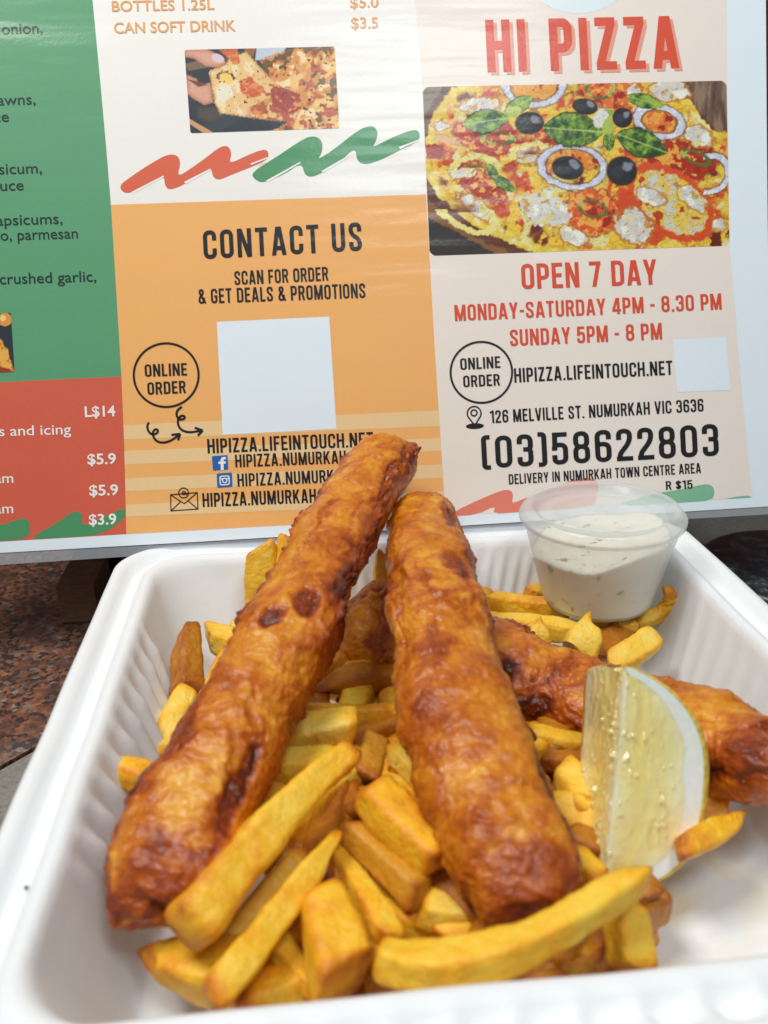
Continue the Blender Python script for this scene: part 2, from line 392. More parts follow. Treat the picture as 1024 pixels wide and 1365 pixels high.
# ------------------------------------------------------------------ menu poster
PO = at(500, 706, .0475); PO[0] = 0
PU = np.array([1., 0, 0]); PV = nrm(ROT @ np.array([-.05, -1, 0])); PN = nrm(np.cross(PU, PV))
if PN @ (CAM - PO) < 0: PN = -PN
def PX(px, py, off=0.0):        # a point of the sheet (raised by off along its normal)
    d = ray(px, py); p0 = PO + PN * off
    return CAM + d * (((p0 - CAM) @ PN) / (d @ PN))
poster = empty('menu_poster', tuple(PO))
tag(poster, 'laminated pizza shop menu poster standing behind the tray', 'poster')
LAY = {'sheet': 0, 'panel': .00006, 'stripe': .0001, 'pic': .00014, 'shadow': .00016, 'ink': .00022}
def flat(name, polys, mat, off, sub=0):
    V, Fc = [], []
    for k, poly in enumerate(polys):
        pts = [Vector((x, y, 0)) for x, y in poly]; b = len(V)
        V += [PX(x, y, off + k * 6e-6) for x, y in poly]
        for tri in tessellate_polygon([pts]):
            a, c, d = [Vector(V[b + i]) for i in tri]
            n = (c - a).cross(d - a)
            if n.length < 1e-16: continue
            Fc.append([b + i for i in tri] if n.dot(Vector(PN)) > 0 else [b + i for i in reversed(tri)])
    return mesh(name, V, Fc, mat, poster, smooth=False)
# sheet with thickness
edge = [(-170, -90), (1020, -90), (1021, 0), (1022, 150), (1023.5, 300), (1028, 480), (1042, 674), (912, 682), (500, 708), (260, 722.5), (0, 737), (-170, 746)]
n = len(edge)
V = [PX(x, y, 0) for x, y in edge] + [PX(x, y, -.0003) for x, y in edge]
mesh('paper_sheet', V, [tuple(range(n)), tuple(range(2 * n - 1, n - 1, -1))] + [(i, i + n, (i + 1) % n + n, (i + 1) % n) for i in range(n)], M['paper'], poster, smooth=False)
lam = [(-170, 747), (0, 738), (260, 723.5), (500, 709), (912, 683), (1042, 675), (1052, 684), (912, 692), (500, 720), (260, 736), (0, 753), (-170, 763)]
n = len(lam)
V = [PX(x, y, 0) for x, y in lam] + [PX(x, y, -.0003) for x, y in lam]
mesh('clear_margin', V, [tuple(range(n)), tuple(range(2 * n - 1, n - 1, -1))] + [(i, i + n, (i + 1) % n + n, (i + 1) % n) for i in range(n)], M['laminate'], poster, smooth=False)

flat('green_panel', [[(-170, -90), (116, -90), (123.5, 0), (133, 100), (142, 200), (148, 273), (154.6, 380), (162, 501.7), (0, 509.5), (-170, 518)]], M['green'], LAY['panel'])
flat('red_panel', [[(-170, 518), (0, 509.5), (162, 501.7), (166, 600), (168.5, 712), (0, 722), (-170, 732)]], M['red'], LAY['panel'])
flat('cream_panel', [[(116, -90), (546, -90), (553, 0), (563, 115), (568, 259), (148, 273), (142, 200), (133, 100), (123.5, 0)]], M['cream'], LAY['panel'])
flat('orange_panel', [[(148, 273), (568, 259), (580, 470), (594, 688), (168.5, 712), (166, 600), (162, 501.7), (154.6, 380)]], M['orange'], LAY['panel'])
flat('beige_panel', [[(546, -90), (967, -90), (968.5, 0), (970, 150), (973, 330), (988, 511), (1003, 663), (594, 688), (580, 470), (568, 259), (563, 115), (553, 0)]], M['beige'], LAY['panel'])
def ell(cx, cy, rx, ry, rot=0, n=64):
    c, s = math.cos(rot), math.sin(rot)
    return [(cx + rx * math.cos(a) * c - ry * math.sin(a) * s, cy + rx * math.cos(a) * s + ry * math.sin(a) * c) for a in (2 * math.pi * k / n for k in range(n))]
flat('pale_badge', [ell(771, -66, 84, 84)], m_print('print_pale_blue', lin(228, 240, 245), mottle=.02), LAY['stripe'])
st = []
for (yl0, yl1, yr0, yr1) in ((566.6, 586, 547, 568), (601, 619.5, 584, 601), (637.6, 655, 619, 637), (672.5, 689, 654.5, 671.5)):
    xl = lambda y: 164.6 + (y - 560) * .029
    xr = lambda y: 585.5 + (y - 560) * .065
    st.append([(xl(yl0), yl0), (xr(yr0), yr0), (xr(yr1), yr1), (xl(yl1), yl1)])
flat('pale_stripes', st, M['stripe'], LAY['stripe'])
def zm(pts, sx, ox, oy): return [(ox + x / sx, oy + y / sx) for x, y in pts]
def smooth_poly(p, it=2):
    for _ in range(it):
        q = []
        for i in range(len(p)):
            a, b = p[i], p[(i + 1) % len(p)]
            q += [(a[0] * .75 + b[0] * .25, a[1] * .75 + b[1] * .25), (a[0] * .25 + b[0] * .75, a[1] * .25 + b[1] * .75)]
        p = q
    return p
zr = zm([(18, 240), (60, 208), (130, 162), (180, 135), (212, 138), (222, 165), (212, 200), (224, 203), (300, 150), (350, 110), (378, 108), (388, 135), (378, 168), (440, 138), (490, 119), (508, 126), (505, 155),
         (440, 182), (380, 205), (345, 221), (325, 208), (322, 178), (260, 220), (190, 254), (170, 240), (168, 203), (110, 235), (45, 269)], 2.438, 150, 150)
zg = zm([(450, 195), (540, 140), (620, 85), (655, 75), (682, 90), (682, 130), (664, 155), (720, 120), (800, 55), (845, 40), (864, 62), (856, 95), (842, 116), (920, 75), (985, 53), (1000, 68), (996, 92), (930, 125), (870, 155),
         (820, 171), (793, 155), (790, 112), (740, 160), (660, 209), (625, 207), (616, 162), (560, 200), (490, 230), (462, 218)], 2.438, 150, 150)
flat('brush_stroke', [smooth_poly(zr)], M['brushr'], LAY['stripe'])
flat('brush_stroke', [smooth_poly(zg)], M['brushg'], LAY['stripe'] + 2e-5)
# dry-brush streaks left unpainted inside the strokes
stk = [[(62, 258), (165, 205), (168, 209), (70, 262)], [(232, 226), (318, 182), (320, 186), (240, 232)], [(448, 166), (503, 145), (504, 149), (452, 170)],
       [(498, 222), (610, 160), (612, 164), (506, 226)], [(680, 190), (786, 128), (788, 133), (684, 196)], [(930, 112), (994, 88), (995, 92), (936, 118)],
       [(470, 172), (500, 158), (501, 160), (472, 175)], [(945, 118), (975, 104), (976, 106), (948, 121)]]
flat('dry_brush_streaks', [zm(s, 2.438, 150, 150) for s in stk], M['cream'], LAY['stripe'] + 4e-5)
flat('brush_stroke', [smooth_poly([(603, 688), (607, 681), (641, 665), (669, 653.5), (681, 653), (684.5, 660), (682, 671), (691, 668), (735, 650), (775, 636), (798, 640), (797, 662), (790, 676.5), (690, 682.6), (657, 685), (661, 674), (636, 686)], 1)], M['brushr2'], LAY['stripe'])
flat('brush_stroke', [smooth_poly([(815, 675.5), (870, 658), (912, 652), (938.6, 645), (950, 647), (953, 657), (949, 667), (915, 669.5)], 1)], M['brushg2'], LAY['stripe'])
flat('brush_stroke', [[(966, 665), (982, 662), (997, 660.5), (1002, 663), (985, 664.2)]], M['brushg2'], LAY['stripe'])
flat('brush_stroke', [smooth_poly([(-60, 700), (0, 701), (20, 694), (34, 690), (41, 700), (37, 718), (0, 721.5), (-60, 725)], 1), smooth_poly([(36, 719), (75, 698), (98, 681), (110, 683), (109, 703), (140, 688), (167.2, 676), (168, 690), (136, 713), (80, 717)], 1)], M['brushg'], LAY['stripe'])

# --- condensed capital lettering drawn as ribbons
TS = .145; A_ = TS / 2
def fillet(pts, r, closed=False):
    out = []; n = len(pts)
    for i, p in enumerate(pts):
        if not closed and i in (0, n - 1): out.append(p); continue
        a, b = np.array(pts[i - 1]), np.array(pts[(i + 1) % n]); p = np.array(p)
        da, db = a - p, b - p; la, lb = np.linalg.norm(da), np.linalg.norm(db)
        k = min(r, la * .49, lb * .49); q0, q1 = p + da / la * k, p + db / lb * k
        for s in np.linspace(0, 1, 8): out.append(tuple((1 - s) ** 2 * q0 + 2 * s * (1 - s) * (p * .92 + (q0 + q1) * .04) + s * s * q1))
    return out
def ribbon(pts, w, closed=False):
    P = [np.array(p, float) for p in pts]; n = len(P); Lf, Rt = [], []
    for i in range(n):
        if closed: a, b = P[i - 1], P[(i + 1) % n]
        else: a, b = P[max(i - 1, 0)], P[min(i + 1, n - 1)]
        d0 = P[i] - a; d1 = b - P[i]
        if np.linalg.norm(d0) < 1e-9: d0 = d1
        if np.linalg.norm(d1) < 1e-9: d1 = d0
        d0, d1 = nrm(d0), nrm(d1); t = d0 + d1
        t = nrm(t) if np.linalg.norm(t) > 1e-6 else d0
        nn = np.array([-t[1], t[0]]); m = w / 2 / max(.35, abs(nn @ np.array([-d0[1], d0[0]])))
        Lf.append(P[i] + nn * m); Rt.append(P[i] - nn * m)
    qs = []
    for i in range(n if closed else n - 1):
        j = (i + 1) % n; qs.append([Rt[i], Rt[j], Lf[j], Lf[i]])
    return qs
def clip01(q):
    for s, lim in ((1, 0.), (-1, -1.)):
        out = []
        for i in range(len(q)):
            a, b = q[i], q[(i + 1) % len(q)]; fa, fb = s * a[1] - lim, s * b[1] - lim
            if fa >= 0: out.append(a)
            if (fa >= 0) != (fb >= 0): out.append(a + (b - a) * (fa / (fa - fb)))
        q = out
        if len(q) < 3: return None
    return q
def glyphs():
    a = A_; W_ = .46; R = W_ - a; L = a; T = 1 - a; B = a; r = .17
    f = lambda p, closed=False: fillet(p, r, closed)
    st = [(a, 0), (a, 1)]
    O = ('c', f([(L, B), (R, B), (R, T), (L, T)], True))
    G = {
     'A': (.5, [[(.062, -.05), (.235, 1.05)], [(.438, -.05), (.265, 1.05)], [(.13, .25), (.37, .25)]]),
     'B': (.46, [st, f([(a, T), (R - .01, T), (R - .01, .53), (a, .53)]), f([(a, .53), (R, .53), (R, B), (a, B)])]),
     'C': (.45, [f([(R, .64), (R, T), (L, T), (L, B), (R, B), (R, .36)])]),
     'D': (.46, [st, f([(a, T), (R, T), (R, B), (a, B)])]),
     'E': (.39, [st, [(a, T), (.39, T)], [(a, .51), (.35, .51)], [(a, B), (.39, B)]]),
     'F': (.38, [st, [(a, T), (.38, T)], [(a, .5), (.34, .5)]]),
     'G': (.46, [f([(R, .68), (R, T), (L, T), (L, B), (R, B), (R, .5)]) , [(.24, .47), (W_, .47)]]),
     'H': (.47, [st, [(.47 - a, 0), (.47 - a, 1)], [(a, .51), (.4, .51)]]),
     'I': (.145, [st]),
     'J': (.36, [[(.36 - a, 1), (.36 - a, .2)], f([(.36 - a, .3), (.36 - a, B), (0, B)])]),
     'K': (.48, [st, [(a, .30), (.45, 1.1)], [(.2, .58), (.43, -.06)]]),
     'L': (.37, [st, [(a, B), (.37, B)]]),
     'M': (.62, [st, [(.62 - a, 0), (.62 - a, 1)], [(.085, 1.05), (.31, .02)], [(.535, 1.05), (.31, .02)]]),
     'N': (.49, [st, [(.49 - a, 0), (.49 - a, 1)], [(.075, 1.05), (.415, -.05)]]),
     'O': (.46, [O]), '0': (.46, [O]),
     'P': (.44, [st, f([(a, T), (R - .02, T), (R - .02, .43), (a, .43)])]),
     'R': (.46, [st, f([(a, T), (R - .01, T), (R - .01, .5), (a, .5)]), [(.27, .5), (.40, -.02)]]),
     'S': (.44, [f([(R - .02, .68), (R - .02, T), (L, T), (L, .60), (R - .02, .40), (R - .02, B), (L, B), (L, .32)])]),
     'T': (.42, [[(.21, 0), (.21, 1)], [(0, T), (.42, T)]]),
     'U': (.46, [f([(L, 1), (L, B), (R, B), (R, 1)])]),
     'V': (.48, [[(.06, 1.05), (.23, -.05)], [(.42, 1.05), (.25, -.05)]]),
     'W': (.70, [[(.06, 1.05), (.185, -.05)], [(.335, 1.05), (.205, -.05)], [(.365, 1.05), (.50, -.05)], [(.64, 1.05), (.515, -.05)]]),
     'Y': (.47, [[(.235, 0), (.235, .45)], [(.055, 1.05), (.235, .36)], [(.415, 1.05), (.235, .36)]]),
     'Z': (.42, [[(0, T), (.41, T)], [(0.01, B), (.42, B)], [(.34, 1 - TS * .6), (.08, TS * .6)]]),
     '1': (.30, [[(.30 - a, 0), (.30 - a, 1)], [(0, .83), (.2, .9)]]),
     '2': (.44, [f([(L, .66), (L, T), (R - .02, T), (R - .02, .6), (L + .02, .22), (L + .02, B)]), [(0, B), (.44, B)]]),
     '3': (.44, [f([(L, .70), (L, T), (R - .02, T), (R - .02, .53), (.17, .53)]), f([(.17, .53), (R - .02, .53), (R - .02, B), (L, B), (L, .30)])]),
     '4': (.48, [[(.34, 0), (.34, 1)], [(.29, 1.0), (.06, .25)], [(0, .24), (.48, .24)]]),
     '5': (.44, [[(.04, T), (.42, T)], [(a + .02, 1), (a + .01, .46)], f([(L, .44), (L, .61), (R - .02, .61), (R - .02, B), (L, B), (L, .3)])]),
     '6': (.45, [f([(R - .01, .70), (R - .01, T), (L, T), (L, B), (R - .01, B), (R - .01, .56), (L, .56)])]),
     '7': (.42, [[(0, T), (.42, T)], [(.345, .95), (.15, -.05)]]),
     '8': (.46, [('c', f([(L, B), (R, B), (R, .52), (L, .52)], True)), ('c', f([(L + .01, .52), (R - .01, .52), (R - .01, T), (L + .01, T)], True))]),
     '9': (.45, [f([(L, .30), (L, B), (R - .01, B), (R - .01, T), (L, T), (L, .44), (R - .01, .44)])]),
     '(': (.24, [f([(.24, T + .04), (L, T + .04), (L, B - .04), (.24, B - .04)])]),
     ')': (.24, [f([(0, T + .04), (.24 - a, T + .04), (.24 - a, B - .04), (0, B - .04)])]),
     '.': (.14, [[(a, 0), (a, .15)]]), '-': (.24, [[(0, .45), (.24, .45)]]), ' ': (.17, []),
     '&': (.52, [f([(.50, .02), (.11, .70), (.11, T), (.33, T), (.33, .66), (L, .42), (L, B), (.36, B), (.41, .42)])]),
     '$': (.44, [f([(R - .02, .68), (R - .02, T - .05), (L, T - .05), (L, .60), (R - .02, .40), (R - .02, B + .05), (L, B + .05), (L, .32)]), [(.21, 0), (.21, 1)]]),
     '@': (.70, [fillet([(.62, .1), (.3, .02), (.06, .2), (.06, .8), (.3, .95), (.62, .82), (.63, .3), (.47, .24), (.46, .66)], .2), ('c', fillet([(.26, .3), (.46, .3), (.46, .68), (.26, .68)], .1, True))]),
    }
    return G
GL = glyphs()
def bebas(name, text, x0, y0, x1, y1, cap, mat, shear=.052, off=LAY['ink'], gap=.105, bold=1.0, ox=0, oy=0):
    pen = 0; quads = []
    for ch in text:
        w, strokes = GL[ch]
        for k, s in enumerate(strokes):
            closed = isinstance(s, tuple)
            pts = s[1] if closed else s
            wd = TS * bold * (.62 if ch == '@' else 1)
            for q in ribbon(pts, wd, closed):
                if ch not in '()': q = clip01(q)
                if q is not None: quads.append(([(p[0] + pen, p[1]) for p in q], k))
        pen += w + gap
    pen -= gap; V, Fc = [], []
    for q, k in quads:
        b = len(V)
        for u, v_ in q:
            X = x0 + (x1 - x0) * u / pen - v_ * cap * shear + ox; Y = y0 + (y1 - y0) * u / pen - v_ * cap + oy
            V.append(PX(X, Y, off + k * 7e-6))
        Fc.append(tuple(range(b, b + len(q))))
    o = mesh(name, V, Fc, mat, poster, smooth=False)
    return o
LT = 'lettering'
bebas(LT, 'HI PIZZA', 651, 96, 905, 90.5, 69.5, M['palered'], off=LAY['shadow'], gap=.17, bold=1.16, ox=4.5, oy=4)
bebas(LT, 'HI PIZZA', 651, 96, 905, 90.5, 69.5, M['redink'], gap=.17, bold=1.16)
bebas(LT, 'CONTACT US', 272, 345.5, 483, 334, 38, M['ink'], gap=.14)
bebas(LT, 'SCAN FOR ORDER', 313, 380, 438, 374, 18.5, M['ink'])
bebas(LT, '& GET DEALS & PROMOTIONS', 265, 405, 487.5, 397, 19.5, M['ink'])
bebas(LT, 'ONLINE', 193.4, 502.3, 249.7, 500.3, 16.5, M['ink'])
bebas(LT, 'ORDER', 197, 526.3, 248, 523.8, 16.5, M['ink'])
bebas(LT, 'HIPIZZA.LIFEINTOUCH.NET', 277, 604.5, 498, 595, 19.3, M['ink'])
bebas(LT, 'HIPIZZA.NUMURKAH', 314, 623, 461.6, 617.5, 17, M['ink'])
bebas(LT, 'HIPIZZA.NUMURKAH', 317, 648.5, 467, 642, 17, M['ink'])
bebas(LT, 'HIPIZZA.NUMURKAH@G', 270.5, 676, 447, 669, 18.5, M['ink'])
bebas(LT, 'OPEN 7 DAY', 696, 385.5, 876, 379, 33.5, M['redink'])
bebas(LT, 'MONDAY-SATURDAY 4PM - 8.30 PM', 606.7, 428, 962.4, 412.5, 21.5, M['redink'])
bebas(LT, 'SUNDAY 5PM - 8 PM', 680.5, 461.5, 883, 452.3, 22, M['redink'])
bebas(LT, 'ONLINE', 614, 493.2, 667.4, 490.2, 15.5, M['ink'])
bebas(LT, 'ORDER', 618, 516.3, 666.8, 513.8, 15.5, M['ink'])
bebas(LT, 'HIPIZZA.LIFEINTOUCH.NET', 686, 510, 897, 499.5, 19, M['ink'])
bebas(LT, '126 MELVILLE ST. NUMURKAH VIC 3636', 653.8, 564.3, 938.3, 548.4, 17, M['ink'])
bebas(LT, '(03)58622803', 643, 625, 959, 607.5, 43, M['ink'], gap=.13, bold=.95)
bebas(LT, 'DELIVERY IN NUMURKAH TOWN CENTRE AREA', 678.7, 645.8, 934.7, 630.4, 13.5, M['ink'])
bebas(LT, 'R $15', 888, 653, 923.5, 651.2, 11.5, M['ink'])
def strokes(name, paths, w, mat, off=LAY['ink'], smooth=True):
    V, Fc = [], []
    for k, (pts, closed) in enumerate(paths):
        p = fillet(pts, 999, closed) if smooth else pts
        for q in ribbon(p, w, closed):
            b = len(V); V += [PX(x, y, off + k * 7e-6) for x, y in q]; Fc.append((b + 3, b + 2, b + 1, b))
    return mesh(name, V, Fc, mat, poster, smooth=False)
strokes('ring_outline', [(ell(221.6, 500, 43.2, 42.4, 0, 96), True)], 2.9, M['ink'], smooth=False)
strokes('ring_outline', [(ell(641.8, 496.3, 41, 40.6, 0, 96), True)], 2.8, M['ink'], smooth=False)
zz = lambda p: zm(p, 8.533, 170, 440)
strokes('curly_arrow', [(zz([(245, 1050), (222, 1090), (235, 1150), (280, 1192), (335, 1175), (352, 1145), (325, 1122), (290, 1150), (290, 1210), (330, 1265), (400, 1284), (490, 1262), (590, 1190)]), False),
                        (zz([(500, 1192), (600, 1180)]), False), (zz([(600, 1180), (575, 1252)]), False)], 3, M['ink'])
strokes('curly_arrow', [(zz([(620, 870), (562, 915), (555, 975), (595, 1022), (645, 1010), (655, 985), (620, 968), (575, 1005), (572, 1080), (615, 1140), (700, 1166), (855, 1142)]), False),
                        (zz([(765, 1110), (857, 1142)]), False), (zz([(857, 1142), (800, 1200)]), False)], 3, M['ink'])
# blank squares where the scan codes are printed
flat('white_square', [[(289, 429), (439, 422), (448.6, 571.5), (297, 579.5)]], M['paper'], LAY['pic'])
flat('white_square', [[(897, 452.3), (968, 449.6), (974, 520), (903, 522.8)]], M['paper'], LAY['pic'])
# small icons
def rrect(pts, r=.14, n=5):
    P = [np.array(p, float) for p in pts]; out = []
    for i in range(4):
        a, p, b = P[i - 1], P[i], P[(i + 1) % 4]
        q0, q1 = p + (a - p) * r, p + (b - p) * r
        for s in np.linspace(0, 1, n): out.append(tuple((1 - s) ** 2 * q0 + 2 * s * (1 - s) * p + s * s * q1))
    return out
flat('social_icon', [rrect([(282.5, 608), (303.5, 606.5), (304.5, 626), (284, 627.5)], .05)], M['blue'], LAY['pic'])
flat('icon_letter', [[(294.5, 627), (294.3, 618.5), (291.3, 618.6), (291.2, 615.4), (294.2, 615.2), (294.2, 612.6), (295.6, 609.8), (298.2, 609), (301.2, 609), (301.3, 612.2), (299.2, 612.4), (298, 613.2), (298, 615), (301.2, 614.8), (300.9, 618), (298.1, 618.2), (298.4, 626.7)]], M['whiteink'], LAY['ink'])
flat('social_icon', [rrect([(288.8, 631.2), (309.3, 629.8), (310.3, 649), (289.8, 650.5)], .1)], M['blue'], LAY['pic'])
strokes('icon_camera', [(rrect([(293.2, 635), (305.4, 634.2), (306, 645.6), (293.8, 646.4)], .2), True), (ell(299.6, 640.4, 2.9, 2.9, 0, 20), True), ([(293.6, 638.3), (297, 638.1)], False), ([(302.4, 637.9), (305.6, 637.7)], False)], 1.5, M['whiteink'], smooth=False)
strokes('envelope_icon', [([(227.5, 659.5), (263, 656.5), (264, 678.5), (228, 681)], True), ([(227.5, 659.5), (245.8, 671.5)], False), ([(245.8, 671.5), (263, 656.5)], False), ([(228, 681), (241, 668.5)], False), ([(264, 678.5), (250.5, 667.5)], False),
                          (ell(244.8, 657, 6.6, 6.6, 0, 28), True), (ell(244.8, 657.2, 2, 2, 0, 14), True), ([(247, 655), (247.2, 658.6), (249, 659), (249.6, 656.4)], False)], 1.35, M['ink'], smooth=False)
pin = []
for k in range(25):
    a = math.radians(145 + 250 * k / 24); pin.append((632.2 + 9.2 * math.cos(a), 551 + 9.2 * math.sin(a)))
pin += [(637.5, 559.5), (633.2, 567.5), (627.5, 560)]
strokes('map_pin', [(pin, True), (ell(632, 550.3, 4, 4, 0, 24), True)], 1.9, M['ink'], smooth=False)
flat('map_pin', [ell(633.2, 568, 12, 3.9, -.04, 32)], M['ink'], LAY['shadow'])

# --- rounded lettering from Blender's own typeface
def built_in(name, text, xr, yr, capx, mat, x0=None, y0=None, slope=-.03, bold=0.0, shear=.055):
    c = bpy.data.curves.new('txt', 'FONT'); c.body = text; c.size = 1; c.offset = bold; c.resolution_u = 4
    ob = bpy.data.objects.new('txt', c); COL.objects.link(ob)
    dg = bpy.context.evaluated_depsgraph_get(); me = bpy.data.meshes.new_from_object(ob.evaluated_get(dg))
    vv = np.array([v.co[:] for v in me.vertices]); ff = [tuple(p.vertices) for p in me.polygons]
    bpy.data.objects.remove(ob); bpy.data.curves.remove(c); bpy.data.meshes.remove(me)
    CH = .729; w = vv[:, 0].max(); wl = vv[:, 0].min()
    sy = capx / CH
    if x0 is None: sx = sy * 1.13; x0 = xr - sx * (w - wl); 
    else: sx = (xr - x0) / (w - wl)
    out = []
    for x, y, z in vv:
        X = x0 + (x - wl) * sx; Y = yr + slope * (X - xr) - y * sy; out.append(PX(X - y * sy * shear, Y, LAY['ink']))
    out = np.array(out)
    return mesh(name, out, ff, mat, poster, smooth=False)
G_ = M['inkg']
built_in(LT, 'onion,', 57, 43.8, 15, G_, x0=2.5, bold=.004)
built_in(LT, 'prawns,', 47.6, 138.8, 15, G_, bold=.004)
built_in(LT, 'sauce', 12, 162, 15, G_, bold=.004)
built_in(LT, 'capsicum,', 56, 230.5, 15, G_, bold=.004)
built_in(LT, 'sauce', 31.7, 253.3, 15, G_, bold=.004)
built_in(LT, 'capsicums,', 83.5, 298, 15, G_, bold=.004)
built_in(LT, 'o, parmesan', 104, 317.5, 15, G_, x0=1, bold=.004)
built_in(LT, 'crushed garlic,', 128.5, 375, 15, G_, x0=0, bold=.004)
Wk = M['whiteink']
built_in(LT, 'L$14', 154, 554.5, 14.5, Wk, x0=113.5, bold=.02)
built_in(LT, 's and icing', 95, 578.5, 14, Wk, x0=-1, bold=.006)
built_in(LT, '$5.9', 155, 618, 14.5, Wk, x0=117, bold=.02)
built_in(LT, 'cream', 18, 643.5, 14, Wk, bold=.006)
built_in(LT, '$5.9', 158, 659.5, 14.5, Wk, x0=119.5, bold=.02)
built_in(LT, 'cream', 18, 684, 14, Wk, bold=.006)
built_in(LT, '$3.9', 155.5, 698.5, 14.5, Wk, x0=119, bold=.02)
OI = M['orangeink']
built_in(LT, 'BOTTLES 1.25L', 286, 12.5, 14.5, OI, x0=149.5, bold=.014, slope=-.02)
built_in(LT, '$5.0', 505, 9.5, 14.5, OI, x0=467, bold=.014, slope=-.02)
built_in(LT, 'CAN SOFT DRINK', 314.5, 41, 15, OI, x0=152.5, bold=.014, slope=-.02)
built_in(LT, '$3.5', 504.5, 37, 15, OI, x0=468.5, bold=.014, slope=-.02)

# --- printed pictures, painted point by point on a fine grid
def picture(name, quad, nx, ny, paint, off=LAY['pic'], rad=.03):
    q = [np.array(p, float) for p in quad]      # tl, tr, br, bl in photo pixels
    u, v = np.meshgrid(np.linspace(0, 1, nx), np.linspace(0, 1, ny)); u = u.ravel(); v = v.ravel()
    asp = np.linalg.norm(q[1] - q[0]) / np.linalg.norm(q[3] - q[0])
    P = (q[0] * ((1 - u) * (1 - v))[:, None] + q[1] * (u * (1 - v))[:, None] + q[2] * (u * v)[:, None] + q[3] * ((1 - u) * v)[:, None])
    col = paint(P[:, 0], P[:, 1]); c4 = np.c_[col, np.ones(len(col))]
    c4[:, :3] = np.where(c4[:, :3] <= .04045, c4[:, :3] / 12.92, ((np.clip(c4[:, :3], 0, 1) + .055) / 1.055) ** 2.4)
    V = [PX(x, y, off) for x, y in P]
    fs = grid_faces(ny, nx)
    ru, rv = rad, rad * asp
    def keep(f):
        uu = u[list(f)].mean(); vv = v[list(f)].mean()
        du, dv = min(uu, 1 - uu) / ru, min(vv, 1 - vv) / rv
        return not (du < 1 and dv < 1 and (1 - du) ** 2 + (1 - dv) ** 2 > 1)
    return mesh(name, V, [tuple(reversed(f)) for f in fs if keep(f)], M['picture'], poster, smooth=False, cols=c4)
class Paint:
    def __init__(s, x, y, base): s.x, s.y = x, y; s.c = np.tile(np.array(base, float) / 255, (len(x), 1))
    def n(s, sc, seed=0, o=3): return fbm(np.c_[s.x * sc, s.y * sc, np.full(len(s.x), seed * 7.31 + .5)], o)
    def put(s, mask, col):
        c = np.array(col, float) / 255; s.c += (c - s.c) * np.clip(mask, 0, 1)[:, None]
    def ell(s, cx, cy, rx, ry, rot=0, soft=.08, warp=0, seed=0):
        c, n_ = math.cos(math.radians(rot)), math.sin(math.radians(rot)); dx, dy = s.x - cx, s.y - cy
        d = np.hypot((dx * c + dy * n_) / rx, (-dx * n_ + dy * c) / ry)
        if warp: d = d + warp * s.n(.11, seed + 3)
        return d
    def disc(s, *a, soft=.08, **k): return 1 - sstep(1 - soft, 1 + soft, s.ell(*a, **k))
    def ringm(s, cx, cy, rx, ry, rot, th, **k):
        d = s.ell(cx, cy, rx, ry, rot, **k); w = th / min(rx, ry)
        return sstep(1 - w, 1 - w + .08, d) * (1 - sstep(1, 1.08, d)), d
    def poly(s, pts, soft=1.5, warp=0, seed=0):
        x = s.x + (warp * s.n(.12, seed + 1) if warp else 0); y = s.y + (warp * s.n(.12, seed + 2) if warp else 0)
        ins = np.zeros(len(x), bool); dm = np.full(len(x), 1e9)
        for i in range(len(pts)):
            (x0, y0), (x1, y1) = pts[i], pts[(i + 1) % len(pts)]
            if y0 != y1: ins ^= ((y0 > y) != (y1 > y)) & (x < (x1 - x0) * (y - y0) / (y1 - y0) + x0)
            t = np.clip(((x - x0) * (x1 - x0) + (y - y0) * (y1 - y0)) / ((x1 - x0) ** 2 + (y1 - y0) ** 2 + 1e-9), 0, 1)
            dm = np.minimum(dm, np.hypot(x - x0 - t * (x1 - x0), y - y0 - t * (y1 - y0)))
        s.sd = np.where(ins, dm, -dm); return sstep(-soft * .5, soft * .5, s.sd)
    def leaf(s, x0, y0, x1, y1, hw, seed=0, light=0):
        dx, dy = x1 - x0, y1 - y0; L = math.hypot(dx, dy); dx /= L; dy /= L
        a = ((s.x - x0) * dx + (s.y - y0) * dy) / L; b = (-(s.x - x0) * dy + (s.y - y0) * dx)
        w = hw * np.sin(np.clip(a, 0, 1) * math.pi) ** .75 * (1 - .25 * a) + .01
        d = np.abs(b) / w + .12 * s.n(.15, seed); m = (1 - sstep(.92, 1.05, d)) * (a > 0) * (a < 1)
        s.put((1 - sstep(1.0, 1.18, d)) * (a > -.02) * (a < 1.02), (40, 45, 18))
        g = s.n(.07, seed + 5) + .5 * s.n(.2, seed + 6)
        s.put(m, (58, 104, 34)); s.put(m * sstep(-.5, .8, g + light), (150, 180, 66)); s.put(m * sstep(-.1, .9, -g - light), (32, 66, 26))
        vein = np.abs(np.sin(a * 16 + np.abs(b) * .25)); s.put(m * (1 - sstep(.05, .22, vein)) * .25, (186, 204, 110))
        s.put(m * (1 - sstep(.02, .08, np.abs(b) / hw)) * .7, (196, 212, 120))
